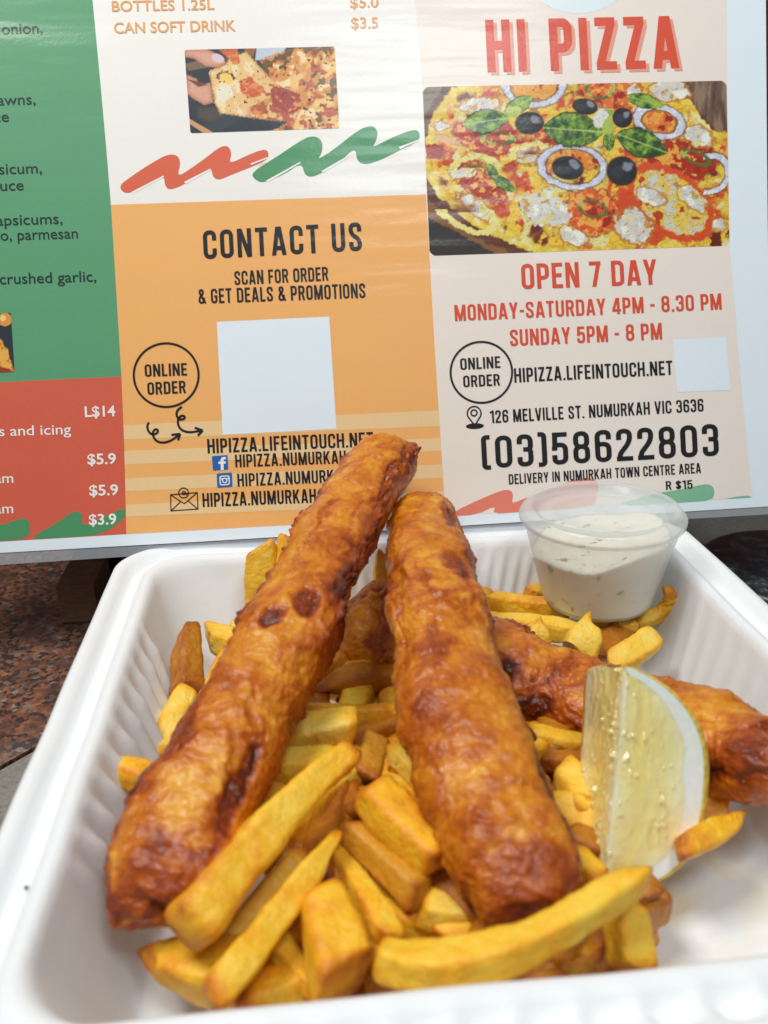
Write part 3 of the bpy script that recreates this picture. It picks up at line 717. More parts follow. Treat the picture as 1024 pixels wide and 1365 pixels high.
def pizza(x, y):
    p = Paint(x, y, (60, 48, 40))
    # board and wood
    wn = fbm(np.c_[x * .12, y * .02, 0 * x + 2], 4)
    p.put(.8 * ((x > 850) & (y < 200)) + 0., (124, 92, 76)); p.put(((x > 850) & (y < 200)) * sstep(-.1, .5, wn) * .7, (160, 134, 108)); p.put(((x > 850) & (y < 200)) * sstep(.1, .5, -wn) * .8, (84, 58, 48))
    p.put(((x < 640) & (y < 160)) * .9, (128, 112, 92)); p.put((x > 588) * (x < 640) * (y < 130) * 1., (66, 52, 36))
    dk = sstep(230, 300, y - (x - 570) * .3) * (x < 760)
    p.put(dk, (48, 42, 36))
    bd = p.poly([(570, 262), (580, 272), (640, 312), (700, 345), (672, 345), (610, 310), (570, 290)], 3, 3); p.put(bd, (132, 86, 38))
    rim = [(625, 105), (604, 118), (584, 140), (571, 168), (564, 205), (566, 232), (585, 262), (620, 292), (660, 316), (720, 340), (990, 345), (990, 172), (956, 178), (938, 160), (922, 136), (905, 122), (900, 105)]
    cr = [(x_ - (10 if x_ < 700 else -3), y_ + (9 if y_ > 200 else 0)) for x_, y_ in rim]
    p.put(p.poly(cr, 4, 3, 2), (96, 46, 16)); p.put(p.poly(rim, 3, 3, 4), (222, 188, 58))
    ins = p.poly(rim, 3, 3, 4); sd = p.sd
    a = p.n(.03, 1, 3); b = p.n(.045, 2, 3); c = p.n(.07, 3, 3); d = p.n(.13, 4, 2)
    inner = ins * sstep(6, 16, sd)
    p.put(ins * sstep(-.2, .5, c), (238, 214, 84)); p.put(ins * sstep(.0, .6, b), (232, 226, 160))
    p.put(inner * sstep(-.02, .4, a), (226, 122, 36)); p.put(inner * sstep(.12, .5, a + .3 * d), (200, 68, 22))
    p.put(inner * sstep(.15, .55, b - .3 * a), (226, 218, 150)); p.put(inner * sstep(.22, .6, -b + .2 * c), (140, 48, 16))
    p.put(inner * sstep(.34, .7, -a - .2 * c), (104, 34, 14)); p.put(inner * sstep(.15, .6, c - b), (240, 196, 58))
    # ham strip and rind at the left
    p.put(p.poly([(575, 172), (600, 182), (632, 194), (618, 197), (590, 190)], 2, 2), (222, 172, 124))
    p.put(p.poly([(566, 192), (592, 194), (590, 212), (570, 211)], 2, 2), (160, 44, 22))
    # tomatoes
    for (cx, cy, rx_, ry_, ro, co) in ((652, 182, 44, 24, 12, (188, 46, 22)), (745, 188, 34, 16, 20, (206, 70, 26)), (768, 210, 40, 14, 10, (228, 132, 44)), (905, 212, 50, 26, 10, (176, 46, 24)),
                                       (812, 118, 42, 24, 0, (224, 108, 40)), (790, 282, 36, 30, 10, (222, 92, 34)), (712, 118, 34, 20, 0, (230, 160, 50)), (640, 246, 40, 16, 30, (180, 52, 22)), (880, 165, 28, 16, 10, (226, 120, 44)), (735, 205, 30, 12, 0, (226, 150, 60))):
        m = p.disc(cx, cy, rx_, ry_, ro, warp=.18, seed=cx); p.put(p.disc(cx, cy, rx_ * 1.06, ry_ * 1.08, ro, warp=.18, seed=cx) * .6, (110, 30, 10)); p.put(m, co)
        p.put(m * sstep(.1, .45, c + d), (236, 168, 70)); p.put(m * sstep(.2, .5, -c), (158, 34, 16))
    # big tomato slice at the lower right
    m, dd = p.ringm(894, 270, 66, 40, 38, 8, warp=.08, seed=5)
    p.put(1 - sstep(1, 1.06, dd), (226, 190, 84)); p.put(m, (216, 78, 28)); inn = 1 - sstep(.8, .88, dd)
    p.put(inn * sstep(-.1, .3, c + .5 * d), (206, 206, 190)); p.put(inn * sstep(.2, .5, a - d), (232, 200, 60)); p.put(inn * sstep(.35, .6, -c), (186, 60, 20))
    p.put(p.disc(852, 290, 20, 44, -38, warp=.2) * (1 - inn), (214, 72, 24))
    # white cheese
    def cheese(mask, sd=0):
        p.put(mask * .9, (214, 218, 216)); p.put(mask * sstep(.0, .4, p.n(.06, 31 + sd, 2)), (236, 238, 226)); p.put(mask * sstep(.3, .5, p.n(.07, 41 + sd, 2)), (200, 150, 80)); p.put(mask * sstep(.3, .5, -p.n(.08, 44 + sd, 2)), (226, 214, 130))
    cheese(p.poly([(688, 263), (735, 249), (764, 288), (752, 302), (722, 300), (704, 296)], 2, 5, 3), 1)
    for (cx, cy, rx_, ry_, ro) in ((845, 302, 24, 20, 30), (923, 264, 22, 11, 40), (932, 182, 17, 13, 20), (893, 120, 24, 13, 5), (636, 276, 26, 9, 35), (620, 230, 18, 6, -8), (705, 212, 14, 5, -8), (588, 168, 12, 5, 5),
                                   (640, 140, 26, 9, -4), (765, 315, 20, 10, 30), (868, 262, 18, 10, 20), (702, 200, 14, 8, -30), (958, 300, 10, 8, 0), (845, 122, 9, 9, 0)):
        p.put(p.disc(cx, cy, rx_ * 1.2, ry_ * 1.25, ro, warp=.3, seed=cx) * .8, (190, 120, 40)); cheese(p.disc(cx, cy, rx_, ry_, ro, warp=.32, seed=cx), cx)
    # arcs of mushroom
    for (cx, cy, rx_, ry_, ro, th) in ((632, 224, 34, 18, -6, 7), (706, 206, 30, 16, -12, 6), (622, 283, 46, 24, 28, 8)):
        m, dd = p.ringm(cx, cy, rx_, ry_, ro, th, warp=.15); m = m * (p.y < cy + 6 if cy < 260 else p.y > cy - 4); p.put(m, (232, 220, 136)); p.put((1 - sstep(.0, .7, dd)) * (p.y < cy), (120, 60, 26))
    # onion rings
    for (cx, cy, rx_, ry_, ro, th) in ((763, 222, 45, 29, 6, 6), (879, 162, 34, 22, 14, 6.5), (712, 112, 41, 30, 0, 6.5), (945, 232, 30, 26, -30, 7)):
        m, dd = p.ringm(cx, cy, rx_, ry_, ro, th, warp=.05, seed=cx)
        if cx == 945: m = m * (p.x > 938)
        ol = p.ringm(cx, cy, rx_ + 1.6, ry_ + 1.6, ro, th + 3.2, warp=.05, seed=cx)[0]
        if cx == 945: ol = ol * (p.x > 938)
        p.put(ol * .7, (92, 70, 60)); p.put(m, (205, 208, 226)); p.put(m * sstep(.1, .4, p.n(.12, 9)), (232, 232, 236))
    p.put(p.poly([(790, 200), (806, 215), (808, 236), (800, 248), (812, 225)], 2), (190, 186, 190))
    # pepper rings
    for (cx, cy, rx_, ry_, ro) in ((800, 117, 20, 15, 0), (663, 184, 24, 9, 4), (928, 210, 22, 9, 24), (790, 278, 20, 12, 10)):
        m, dd = p.ringm(cx, cy, rx_, ry_, ro, 3.6, warp=.12); p.put(m, (98, 108, 38)); p.put(m * sstep(0, .4, c), (180, 180, 96))
    # basil
    p.leaf(617, 166, 680, 157, 17, 11, .1); p.leaf(672, 152, 712, 128, 11, 12, .5); p.leaf(835, 128, 886, 142, 10, 13, .35); p.leaf(652, 218, 662, 242, 7, 14); p.leaf(656, 234, 688, 256, 8, 15, .1)
    p.leaf(724, 170, 806, 176, 25, 16, -.05); p.leaf(822, 178, 890, 204, 20, 17, -.05); p.leaf(800, 160, 822, 150, 9, 18, .6); p.leaf(812, 202, 812, 172, 8, 19, .4)
    p.put(p.disc(800, 158, 12, 14, 20, warp=.4, seed=4), (222, 222, 214)); p.put(p.disc(812, 168, 8, 12, 10, warp=.3, seed=5), (176, 190, 84)); p.put(p.disc(685, 150, 10, 9, 0, warp=.4), (190, 204, 96))
    # olives
    for (cx, cy, rx_, ry_, ro) in ((757, 224, 19.5, 14, 8), (829, 228, 18.5, 17.5, 0), (706, 164, 17.5, 13.5, -4), (780, 142, 15.5, 9.5, 10), (830, 157, 12, 12, 0)):
        m = p.disc(cx, cy, rx_, ry_, ro, warp=.04); p.put(p.disc(cx, cy, rx_ * 1.1, ry_ * 1.12, ro), (60, 22, 14)); p.put(m, (30, 32, 36))
        p.put(m * p.disc(cx + rx_ * .45, cy - ry_ * .35, rx_ * .36, ry_ * .38, 30, warp=.4, seed=cx, soft=.3), (128, 138, 150)); p.put(m * p.disc(cx - rx_ * .3, cy + ry_ * .1, rx_ * .5, ry_ * .5, 0, soft=.4) * .5, (62, 66, 72))
    # dark pencil edges, watercolour look
    e = np.abs(p.n(.085, 77, 4)); p.put(inner * (1 - sstep(0, .05, e)) * .32, (58, 34, 20))
    e = np.abs(p.n(.14, 78, 3)); p.put(inner * (1 - sstep(0, .05, e)) * .2, (80, 44, 20))
    p.c *= (1 + .07 * p.n(.5, 79, 2))[:, None]
    return np.clip(p.c, 0, 1)
picture('pizza_picture', [(563.5, 116), (968.5, 107.5), (972.5, 327.5), (573, 341)], 400, 226, pizza, rad=.022)
def sl(x, y):
    X = (x - 230) * 4.267; Y = (y - 50) * 4.267
    p = Paint(X, Y, (44, 54, 62)); k = lambda sc, s_, o=3: fbm(np.c_[X * sc, Y * sc, 0 * X + s_ * 3.7 + .5], o)
    p.put(sstep(0, .5, k(.006, 1)), (60, 66, 72)); p.put(p.poly([(140, 400), (250, 395), (300, 440), (210, 480), (150, 460)], 30), (84, 74, 66))
    p.put(p.poly([(70, 150), (190, 120), (240, 165), (90, 190)], 8), (128, 100, 78)); p.put(p.poly([(95, 460), (240, 545), (180, 545), (95, 490)], 5), (212, 158, 112))
    p.put(p.poly([(480, 40), (660, 40), (600, 130), (470, 130)], 10), (196, 204, 216)); p.put(p.poly([(390, 40), (480, 40), (460, 110), (420, 90)], 8), (150, 96, 52))
    # the far pizza
    far = p.poly([(500, 130), (580, 95), (700, 60), (960, 40), (960, 540), (560, 535), (650, 485), (700, 440), (560, 250)], 10, 12); a, b, c = k(.008, 4, 3), k(.013, 5, 3), k(.026, 6, 2)
    p.put(far, (218, 148, 76)); p.put(far * sstep(.0, .35, a), (238, 196, 116)); p.put(far * sstep(.15, .4, b), (190, 92, 62)); p.put(far * sstep(.25, .45, -b), (246, 218, 168)); p.put(far * sstep(.3, .5, -a + .3 * c), (120, 56, 40)); p.put(far * sstep(.3, .5, c - a), (110, 84, 40))
    # the lifted slice
    s_ = p.poly([(208, 190), (300, 150), (330, 110), (420, 80), (520, 190), (600, 270), (720, 330), (740, 400), (690, 480), (560, 470), (400, 450), (270, 430), (240, 370)], 8, 8); edge_ = p.sd
    p.put(s_, (236, 196, 132)); p.put(s_ * sstep(.0, .4, b), (244, 222, 178)); p.put(s_ * sstep(.15, .4, a - .2), (214, 150, 78)); p.put(s_ * (1 - sstep(0, 14, edge_)) * .6, (196, 132, 70))
    rt = s_ * sstep(440, 560, X + .3 * (Y - 250)); p.put(rt * sstep(-.1, .2, b), (186, 88, 62)); p.put(rt * sstep(.15, .4, a), (136, 48, 40)); p.put(rt * sstep(.2, .45, -b), (224, 158, 84))
    for q, co in (([(380, 250), (440, 220), (510, 290), (500, 330), (430, 345), (385, 300)], (208, 98, 50)), ([(265, 70), (370, 62), (385, 150), (340, 140)], (212, 106, 60)), ([(560, 290), (620, 280), (720, 320), (735, 400), (680, 440), (570, 390)], (166, 70, 58)), ([(440, 400), (520, 360), (550, 430), (460, 440)], (176, 96, 50))):
        m = p.poly(q, 6, 10, 3); p.put(m, co); p.put(m * sstep(.1, .5, c), (232, 140, 84))
    p.put(p.disc(312, 235, 42, 28, 10, warp=.2), (246, 206, 110)); p.put(p.ringm(305, 230, 52, 34, 10, 8, warp=.2)[0] * (Y < 240), (96, 58, 30)); p.put(p.poly([(245, 285), (330, 270), (350, 330), (290, 370), (250, 350)], 8, 8), (238, 230, 206))
    dots = k(.05, 8, 2); p.put(s_ * sstep(.55, .75, dots), (96, 48, 30)); p.put(far * sstep(.5, .7, k(.035, 9, 2)), (92, 44, 34))
    # fingers
    for q in ([(66, 62), (200, 66), (290, 110), (305, 150), (260, 172), (190, 165), (120, 120), (66, 110)], [(80, 210), (140, 235), (150, 270), (215, 255), (225, 300), (235, 370), (180, 385), (120, 350), (80, 320)]):
        m = p.poly(q, 6, 4); sd = p.sd; p.put(m, (206, 146, 120)); p.put(m * sstep(8, 30, sd) * .7, (228, 176, 150)); p.put(m * (1 - sstep(0, 9, sd)) * .7, (150, 92, 74))
    p.put(p.disc(258, 118, 38, 24, 25), (222, 200, 206)); p.put(p.poly([(80, 236), (145, 250), (200, 268), (150, 280)], 4), (120, 72, 60))
    return np.clip(p.c * (1 + .05 * k(.2, 11, 2))[:, None], 0, 1)
picture('slice_picture', [(246, 66.5), (446, 62), (452.5, 171), (254, 177.5)], 260, 144, sl, rad=.014)
def corner_pic(x, y):
    p = Paint(x, y, (44, 52, 60)); X, Y = x, y
    p.put(p.disc(6, 426, 10, 9, 0, warp=.1), (222, 150, 70)); p.put(p.disc(4, 424, 4, 4, 0), (240, 206, 130))
    m = p.poly([(-40, 440), (0, 452), (10, 466), (19, 494), (10, 496), (-40, 480)], 2, 2); p.put(m, (232, 176, 76)); p.put(m * sstep(.1, .5, p.n(.2, 3)), (206, 110, 40))
    p.put(p.poly([(-40, 482), (6, 490), (19, 496), (10, 500), (-40, 500)], 2, 2), (150, 62, 36)); return np.clip(p.c, 0, 1)
picture('slice_picture', [(-90, 421), (14.5, 417), (19.5, 496), (-86, 501)], 150, 110, corner_pic, rad=.02)

# stand that carries the sheet, its foot shows under the sheet on the left
def box_mb(c, ux, uy, uz, h):
    v = []
    for sx in (-1, 1):
        for sy in (-1, 1):
            for sz in (-1, 1): v.append(np.array(c) + np.array(ux) * sx * h[0] + np.array(uy) * sy * h[1] + np.array(uz) * sz * h[2])
    return v, [(0, 1, 3, 2), (4, 6, 7, 5), (0, 4, 5, 1), (2, 3, 7, 6), (0, 2, 6, 4), (1, 5, 7, 3)]
sb = at(126, 790, 0)
stand = empty('card_stand', (sb[0], sb[1] + .03, 0)); tag(stand, 'brown card stand under the poster, left of the tray', 'stand')
bk = -PN
c0 = np.array([sb[0], sb[1] + .02, .02]); v, f = box_mb(c0, (1, 0, 0), (0, 1, 0), (0, 0, 1), (.008, .018, .0195)); 
o = mesh('foot_block', v, f, M['card'], stand, smooth=False); bv = o.modifiers.new('b', 'BEVEL'); bv.width = .0008
mid = PO + PV * .11 + bk * .006; mid[0] = 0
v, f = box_mb(mid, PU, PV, PN, (.12, .095, .002)); mesh('back_board', v, f, M['card'], stand, smooth=False)
v, f = box_mb((c0[0], .25, .0095), (1, 0, 0), (0, 1, 0), (0, 0, 1), (.008, .11, .009)); mesh('base_rail', v, f, M['card'], stand, smooth=False)

# ------------------------------------------------------------------ fish
def catmull(P, n):
    P = np.asarray(P, float); P = np.vstack([2 * P[0] - P[1], P, 2 * P[-1] - P[-2]]); m = len(P) - 3; out = []
    for s in np.linspace(0, m - 1e-6, n):
        i = int(s); t = s - i; a, b, c, d = P[i:i + 4]
        out.append(.5 * (2 * b + (c - a) * t + (2 * a - 5 * b + 4 * c - d) * t * t + (3 * b - a - 3 * c + d) * t ** 3))
    return np.array(out)
def fish(label, ctl, flat_, seed, seams, blots, lump=1.0, flip=True):
    nu, nv = 420, 210
    pts = np.array([at(x, y, z) for x, y, z, w in ctl]); rad = np.array([w * mpp(p) for (x, y, z, w), p in zip(ctl, pts)])
    dat = catmull(np.c_[pts, rad], nu); C, Rr = dat[:, :3], dat[:, 3]
    tq = np.linspace(0, 1, nu); C = C + .0011 * np.c_[perlin(np.c_[tq * 7, 0 * tq + seed, 0 * tq + 1]), perlin(np.c_[tq * 7, 0 * tq + seed, 0 * tq + 7]), perlin(np.c_[tq * 7, 0 * tq + seed, 0 * tq + 13])]
    seg = np.r_[0, np.cumsum(np.linalg.norm(np.diff(C, axis=0), axis=1))]; Lt = seg[-1]
    e0 = np.clip(seg / (Rr[0] * 1.05), 0, 1); e1 = np.clip((Lt - seg) / (Rr[-1] * 1.0), 0, 1)
    cap = np.sqrt(np.clip(1 - (1 - e0) ** 2.3, 0, 1)) * np.sqrt(np.clip(1 - (1 - e1) ** 2.3, 0, 1))
    T = np.gradient(C, axis=0); T /= np.linalg.norm(T, axis=1)[:, None]
    view = C - CAM; view /= np.linalg.norm(view, axis=1)[:, None]
    upv = np.array([0, -.35, 1.]); S = np.cross(T, upv); S /= np.linalg.norm(S, axis=1)[:, None]; N = np.cross(S, T)
    th = np.linspace(0, 2 * math.pi, nv, endpoint=False)
    wob = 1 + .13 * perlin(np.c_[seg * 38, 0 * seg + seed, 0 * seg]) * lump + .06 * perlin(np.c_[seg * 110, 0 * seg + seed + 5, 0 * seg])
    ct, stt = np.cos(th), np.sin(th)
    ex = .86
    cu = np.sign(ct) * np.abs(ct) ** ex; su = np.sign(stt) * np.abs(stt) ** ex
    V = C[:, None, :] + (S[:, None, :] * cu[None, :, None] + N[:, None, :] * (su * flat_)[None, :, None]) * (Rr * cap * wob)[:, None, None]
    Nm = S[:, None, :] * (ct)[None, :, None] + N[:, None, :] * (stt / flat_)[None, :, None]
    dirc = (e0 < 1)[:, None, None] * -T[:, None, :] * (1 - e0)[:, None, None] ** 1.2 * 1.6 + (e1 < 1)[:, None, None] * T[:, None, :] * (1 - e1)[:, None, None] ** 1.2 * 1.6
    Nm = Nm + dirc; Nm /= np.linalg.norm(Nm, axis=2)[..., None]
    X = V.reshape(-1, 3); Nf = Nm.reshape(-1, 3); s_ = np.repeat(seg, nv); tt = np.tile(th, nu)
    o = seed * 13.7
    big = perlin(X * 70 + o); med = fbm(X * 170 + o, 3); rid = 1 - np.abs(fbm(X * 120 + o + 4, 3)) * 2; fine = fbm(X * 520 + o, 3); bub = np.maximum(0, perlin(X * 340 + o + 9)) ** 1.5
    q = X + .0025 * np.c_[perlin(X * 90 + o + 31), perlin(X * 90 + o + 37), perlin(X * 90 + o + 41)]
    wr = 1 - np.abs(perlin(np.c_[(q @ PU) * 45, q[:, 1] * 120, q[:, 2] * 90] + o + 3)) * 3
    qq = X + .004 * np.c_[perlin(X * 60 + o + 51), perlin(X * 60 + o + 57), perlin(X * 60 + o + 61)]
    crs = 1 - np.abs(perlin(qq * 62 + o + 71)) * 2.6; crs = np.clip(crs, 0, 1)
    disp = .0011 * big * lump + .00030 * med + .00018 * np.clip(rid, -1, 1) + .00022 * fine + .0001 * fbm(X * 1100 + o, 2) + .0006 * bub + .00035 * np.maximum(0, perlin(X * 620 + o + 15)) + .0004 * np.clip(wr, 0, 1) ** 3 + .0007 * crs ** 3 * sstep(-.2, .3, perlin(X * 45 + o + 81))
    brown = .27 + .12 * big + .10 * med - .12 * np.clip(med, 0, 1) + .15 * crs ** 3 * sstep(-.2, .3, perlin(X * 45 + o + 81))
    # crusty seams: a ragged fold that runs along the side
    for (a0, drift, amp, width, s0, s1, dark) in seams:
        if flip: a0, drift = 180 - a0, -drift
        ac = math.radians(a0) + drift * (s_ / Lt - .5) + .28 * perlin(np.c_[s_ * 75, 0 * s_ + o, 0 * s_ + a0])
        dth = np.angle(np.exp(1j * (tt - ac)))
        env = sstep(s0 - .06, s0 + .04, s_ / Lt) * (1 - sstep(s1 - .04, s1 + .06, s_ / Lt))
        rag = np.clip(.5 + 1.2 * fbm(np.c_[s_ * 300, tt * 4.0, 0 * s_ + o + a0], 3, .5), 0, 1.5)
        k = np.exp(-(dth / width) ** 2) * env
        disp += amp * .62 * k * rag; brown += .72 * dark * np.exp(-(dth / (width * 2.2)) ** 2) * env * (.65 + .5 * rag)
    for (su_, ta, rs, rt_, dark, dep) in blots:
        if flip: ta = 180 - ta
        dth = np.angle(np.exp(1j * (tt - math.radians(ta)))); d = np.hypot((s_ / Lt - su_) / rs, dth / rt_) + .35 * fbm(X * 150 + o + 50 * su_, 3)
        k = 1 - sstep(.55, 1.1, d); brown += dark * k; disp -= dep * k
    rf = random.Random(seed * 11 + 3)
    for _ in range(11):                                   # lifted flakes of crust with darker rims
        fs_, ft, rs, rt_ = rf.uniform(.06, .96), math.radians(rf.uniform(-10, 190)), rf.uniform(.05, .13), rf.uniform(.35, .8)
        dth = np.angle(np.exp(1j * (tt - ft))); d = np.hypot((s_ / Lt - fs_) / rs, dth / rt_) + .45 * fbm(X * 110 + o + 9 * fs_, 3)
        side = .5 + .5 * np.sin(np.arctan2(dth / rt_, (s_ / Lt - fs_) / rs) - rf.uniform(0, 6.28))
        disp += .0008 * (1 - sstep(.82, 1.02, d)) * side; brown += .16 * np.exp(-((d - 1.0) / .13) ** 2) * side - .05 * (1 - sstep(.7, 1, d))
    under = sstep(.15, .75, -np.sin(tt)); brown += .20 * under          # darker brown on its lower side
    brown += .05 * np.maximum(1 - sstep(0, .9, np.repeat(e0, nv)), 1 - sstep(0, .9, np.repeat(e1, nv)))
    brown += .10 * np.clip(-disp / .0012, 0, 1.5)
    X = X + Nf * disp[:, None]
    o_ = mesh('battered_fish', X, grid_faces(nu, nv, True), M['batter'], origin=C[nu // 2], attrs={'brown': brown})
    tag(o_, label, 'fried fish', 'battered fish on the fries'); return o_
fish('long battered fish on the left, its far tip reaching up over the poster', [(530, 594, .083, 34), (508, 622, .080, 42), (478, 662, .076, 47), (436, 742, .069, 51), (382, 850, .060, 60), (332, 937, .053, 65), (288, 1030, .046, 74), (250, 1100, .041, 85), (222, 1160, .037, 86), (200, 1205, .035, 84), (190, 1226, .034, 76)],
     .74, 1, [(24, -.5, .0034, .24, .0, .56, .55), (172, .2, .0026, .14, .06, .62, .42), (-8, 0, .0016, .25, .52, .99, .42), (40, 1.0, .0012, .10, .33, .55, .3)],
     [(.55, 75, .035, .34, .5, .0012), (.59, 100, .03, .22, .5, .0012), (.86, 48, .07, .30, .5, .001), (.80, 140, .1, .5, .32, 0), (.98, 70, .06, 1.2, .3, 0), (.93, 165, .12, .5, .28, 0)])
fish('battered fish in the middle, lying over the crosswise piece towards the front', [(561, 676, .0665, 36), (566, 705, .066, 45), (576, 765, .0645, 55), (588, 850, .060, 61), (606, 940, .054, 72), (630, 1005, .050, 80), (658, 1080, .045, 85), (682, 1145, .041, 84), (694, 1195, .038, 78), (698, 1226, .036, 70)],
     .80, 2, [(5, .3, .0018, .2, .05, .42, .42), (178, 0, .0012, .18, .05, .99, .26), (-4, 0, .0012, .22, .45, .99, .36)],
     [(.16, 50, .09, .42, .42, .0004), (.38, 62, .05, .4, .34, .0005), (.30, 30, .1, .3, .25, 0), (.60, 110, .05, .5, .22, .0004), (.86, 25, .08, .34, .5, .0008), (.97, 90, .05, 1.2, .22, 0), (.74, 130, .06, .5, .2, 0)])
fish('darker battered fish lying crosswise under the other two', [(452, 820, .037, 46), (480, 830, .035, 60), (540, 848, .032, 68), (600, 872, .031, 70), (680, 908, .030, 70), (740, 922, .030, 63), (800, 945, .030, 62), (860, 967, .030, 68), (940, 993, .032, 76), (1000, 1010, .036, 68), (1045, 1016, .040, 62), (1075, 1018, .043, 52)],
     .80, 3, [(165, .2, .0022, .2, .25, .95, .42), (20, .2, .0012, .2, .3, .95, .3), (80, .6, .0014, .14, .25, .6, .34)],
     [(.13, 40, .05, .4, .3, 0), (.40, 60, .06, .5, .36, .0006), (.50, 30, .07, .5, .4, .0008), (.95, 60, .1, 1.5, .28, 0)], 1.1, False)

def crumb(px, py, z, r, label, seed):
    c = at(px, py, z); v, f = lathe([(r * math.sin(a), -r * .6 * math.cos(a)) for a in np.linspace(.02, math.pi - .02, 16)], c, 24)
    v = v + (v - c) * (.55 * perlin((v - c) * 420 / (r / .002) ** .5 + seed))[:, None]
    tag(mesh('batter_scrap', v, f, M['batter'], origin=c, attrs={'brown': np.full(len(v), .62)}), label, 'batter scrap')
crumb(640, 818, .034, .0032, 'dark scrap of batter beside the middle fish, by the long golden fry', 3)
# ------------------------------------------------------------------ fries
FG = 'fries heaped in the white tray'
def fry(label, a, b, w, mat='fry', mid=None, roll=20, t0=.0, t1=.0, asp=1.0, seed=None, tone=0.0, w1=None):
    seed = seed if seed is not None else abs(hash((a, b))) % 997
    r = random.Random(int(seed))
    pa, pb = at(*a), at(*b)
    pm = at(*mid) if mid else (pa + pb) / 2 + np.array([r.uniform(-1, 1), r.uniform(-1, 1), r.uniform(-.3, .6)]) * np.linalg.norm(pb - pa) * .03
    nu, nv = 64, 44
    s = np.linspace(0, 1, nu)[:, None]; pmc = 2 * pm - (pa + pb) / 2
    C = (1 - s) ** 2 * pa + 2 * s * (1 - s) * pmc + s * s * pb; s = s[:, 0]
    T = np.gradient(C, axis=0); T /= np.linalg.norm(T, axis=1)[:, None]
    S = np.cross(T, np.array([.02, -.3, 1.])); S /= np.linalg.norm(S, axis=1)[:, None]; N = np.cross(S, T)
    shr = 1.06 / (abs(math.cos(math.radians(roll))) + abs(math.sin(math.radians(roll)))); hw0 = w / 2 * shr * mpp((pa + pb) / 2); hw1 = (w1 if w1 else w) / 2 * shr * mpp((pa + pb) / 2)
    tone = tone + r.uniform(-.06, .07)
    L = np.linalg.norm(pb - pa); tw = math.radians(roll) + math.radians(r.uniform(-14, 14)) * (s - .5)
    prof_ = (hw0 + (hw1 - hw0) * s) * (1 + .09 * perlin(np.c_[s * L * 60, 0 * s + seed, 0 * s]) + .04 * perlin(np.c_[s * L * 170, 0 * s + seed, 0 * s + 4]))
    # blunt or pointed ends
    er = min(.0028 / L, .2)
    e0 = np.clip(s / er, 0, 1); e1 = np.clip((1 - s) / er, 0, 1)
    endr = (.72 + .28 * np.sqrt(1 - (1 - e0) ** 2)) * (.72 + .28 * np.sqrt(1 - (1 - e1) ** 2))
    if t0: endr = endr * (1 - t0 * np.clip(1 - s / .55, 0, 1) ** 1.4)
    if t1: endr = endr * (1 - t1 * np.clip(1 - (1 - s) / .55, 0, 1) ** 1.4)
    th = np.linspace(0, 2 * math.pi, nv, endpoint=False); c, n_ = np.cos(th), np.sin(th)
    rr = (np.abs(c) ** 6.5 + np.abs(n_) ** 6.5) ** (-1 / 6.5)
    cx, cy = c * rr, n_ * rr * asp
    corner = sstep(1.12, 1.33, rr)
    cs, sn = np.cos(tw)[:, None], np.sin(tw)[:, None]
    U = cx[None, :] * cs - cy[None, :] * sn; Vv = cx[None, :] * sn + cy[None, :] * cs
    sc = 1.0
    V = C[:, None, :] + (S[:, None, :] * U[..., None] + N[:, None, :] * Vv[..., None]) * (prof_ * endr * sc)[:, None, None]
    Nr = S[:, None, :] * U[..., None] + N[:, None, :] * Vv[..., None]; Nr /= np.linalg.norm(Nr, axis=2)[..., None]
    X = V.reshape(-1, 3); Nf = Nr.reshape(-1, 3); o = seed * .37
    X = X + Nf * (.0010 * perlin(X * 70 + o) + .00032 * fbm(X * 230 + o, 3) + .00012 * fbm(X * 800 + o, 2))[:, None]
    # slanted cut at each end
    for end, k in ((0, e0), (1, e1)):
        sl_ = r.uniform(-.55, .55); sl2 = r.uniform(-.35, .35); m = np.repeat((1 - sstep(0, .25, s if end == 0 else 1 - s)), nv)
        X = X + np.repeat(T, nv, 0) * (m * (np.tile(cx, nu) * sl_ + np.tile(cy, nu) * sl2) * hw0)[:, None]
    # end caps
    ca, cb = X[:nv].mean(0), X[-nv:].mean(0)
    X = np.vstack([X, ca - T[0] * .0003, cb + T[-1] * .0003]); k0 = nu * nv
    Fc = grid_faces(nu, nv, True) + [(k0, (j + 1) % nv, j) for j in range(nv)] + [(k0 + 1, (nu - 1) * nv + j, (nu - 1) * nv + (j + 1) % nv) for j in range(nv)]
    endk = np.maximum(1 - sstep(0, min(.004 / L, .3), s), 1 - sstep(0, min(.004 / L, .3), 1 - s))
    edge_ = .21 + tone + .26 * np.tile(corner, nu) * np.clip(.7 + perlin(X[:-2] * 60 + o + 3), 0, 1.6) + .30 * np.repeat(endk, nv) + .10 * perlin(X[:-2] * 110 + o)
    edge_ = np.r_[edge_, .35 + tone, .35 + tone]
    ob = mesh('french_fry', X, Fc, M[mat], origin=(pa + pb) / 2, attrs={'edge': edge_})
    tag(ob, label, 'fry', FG); return ob
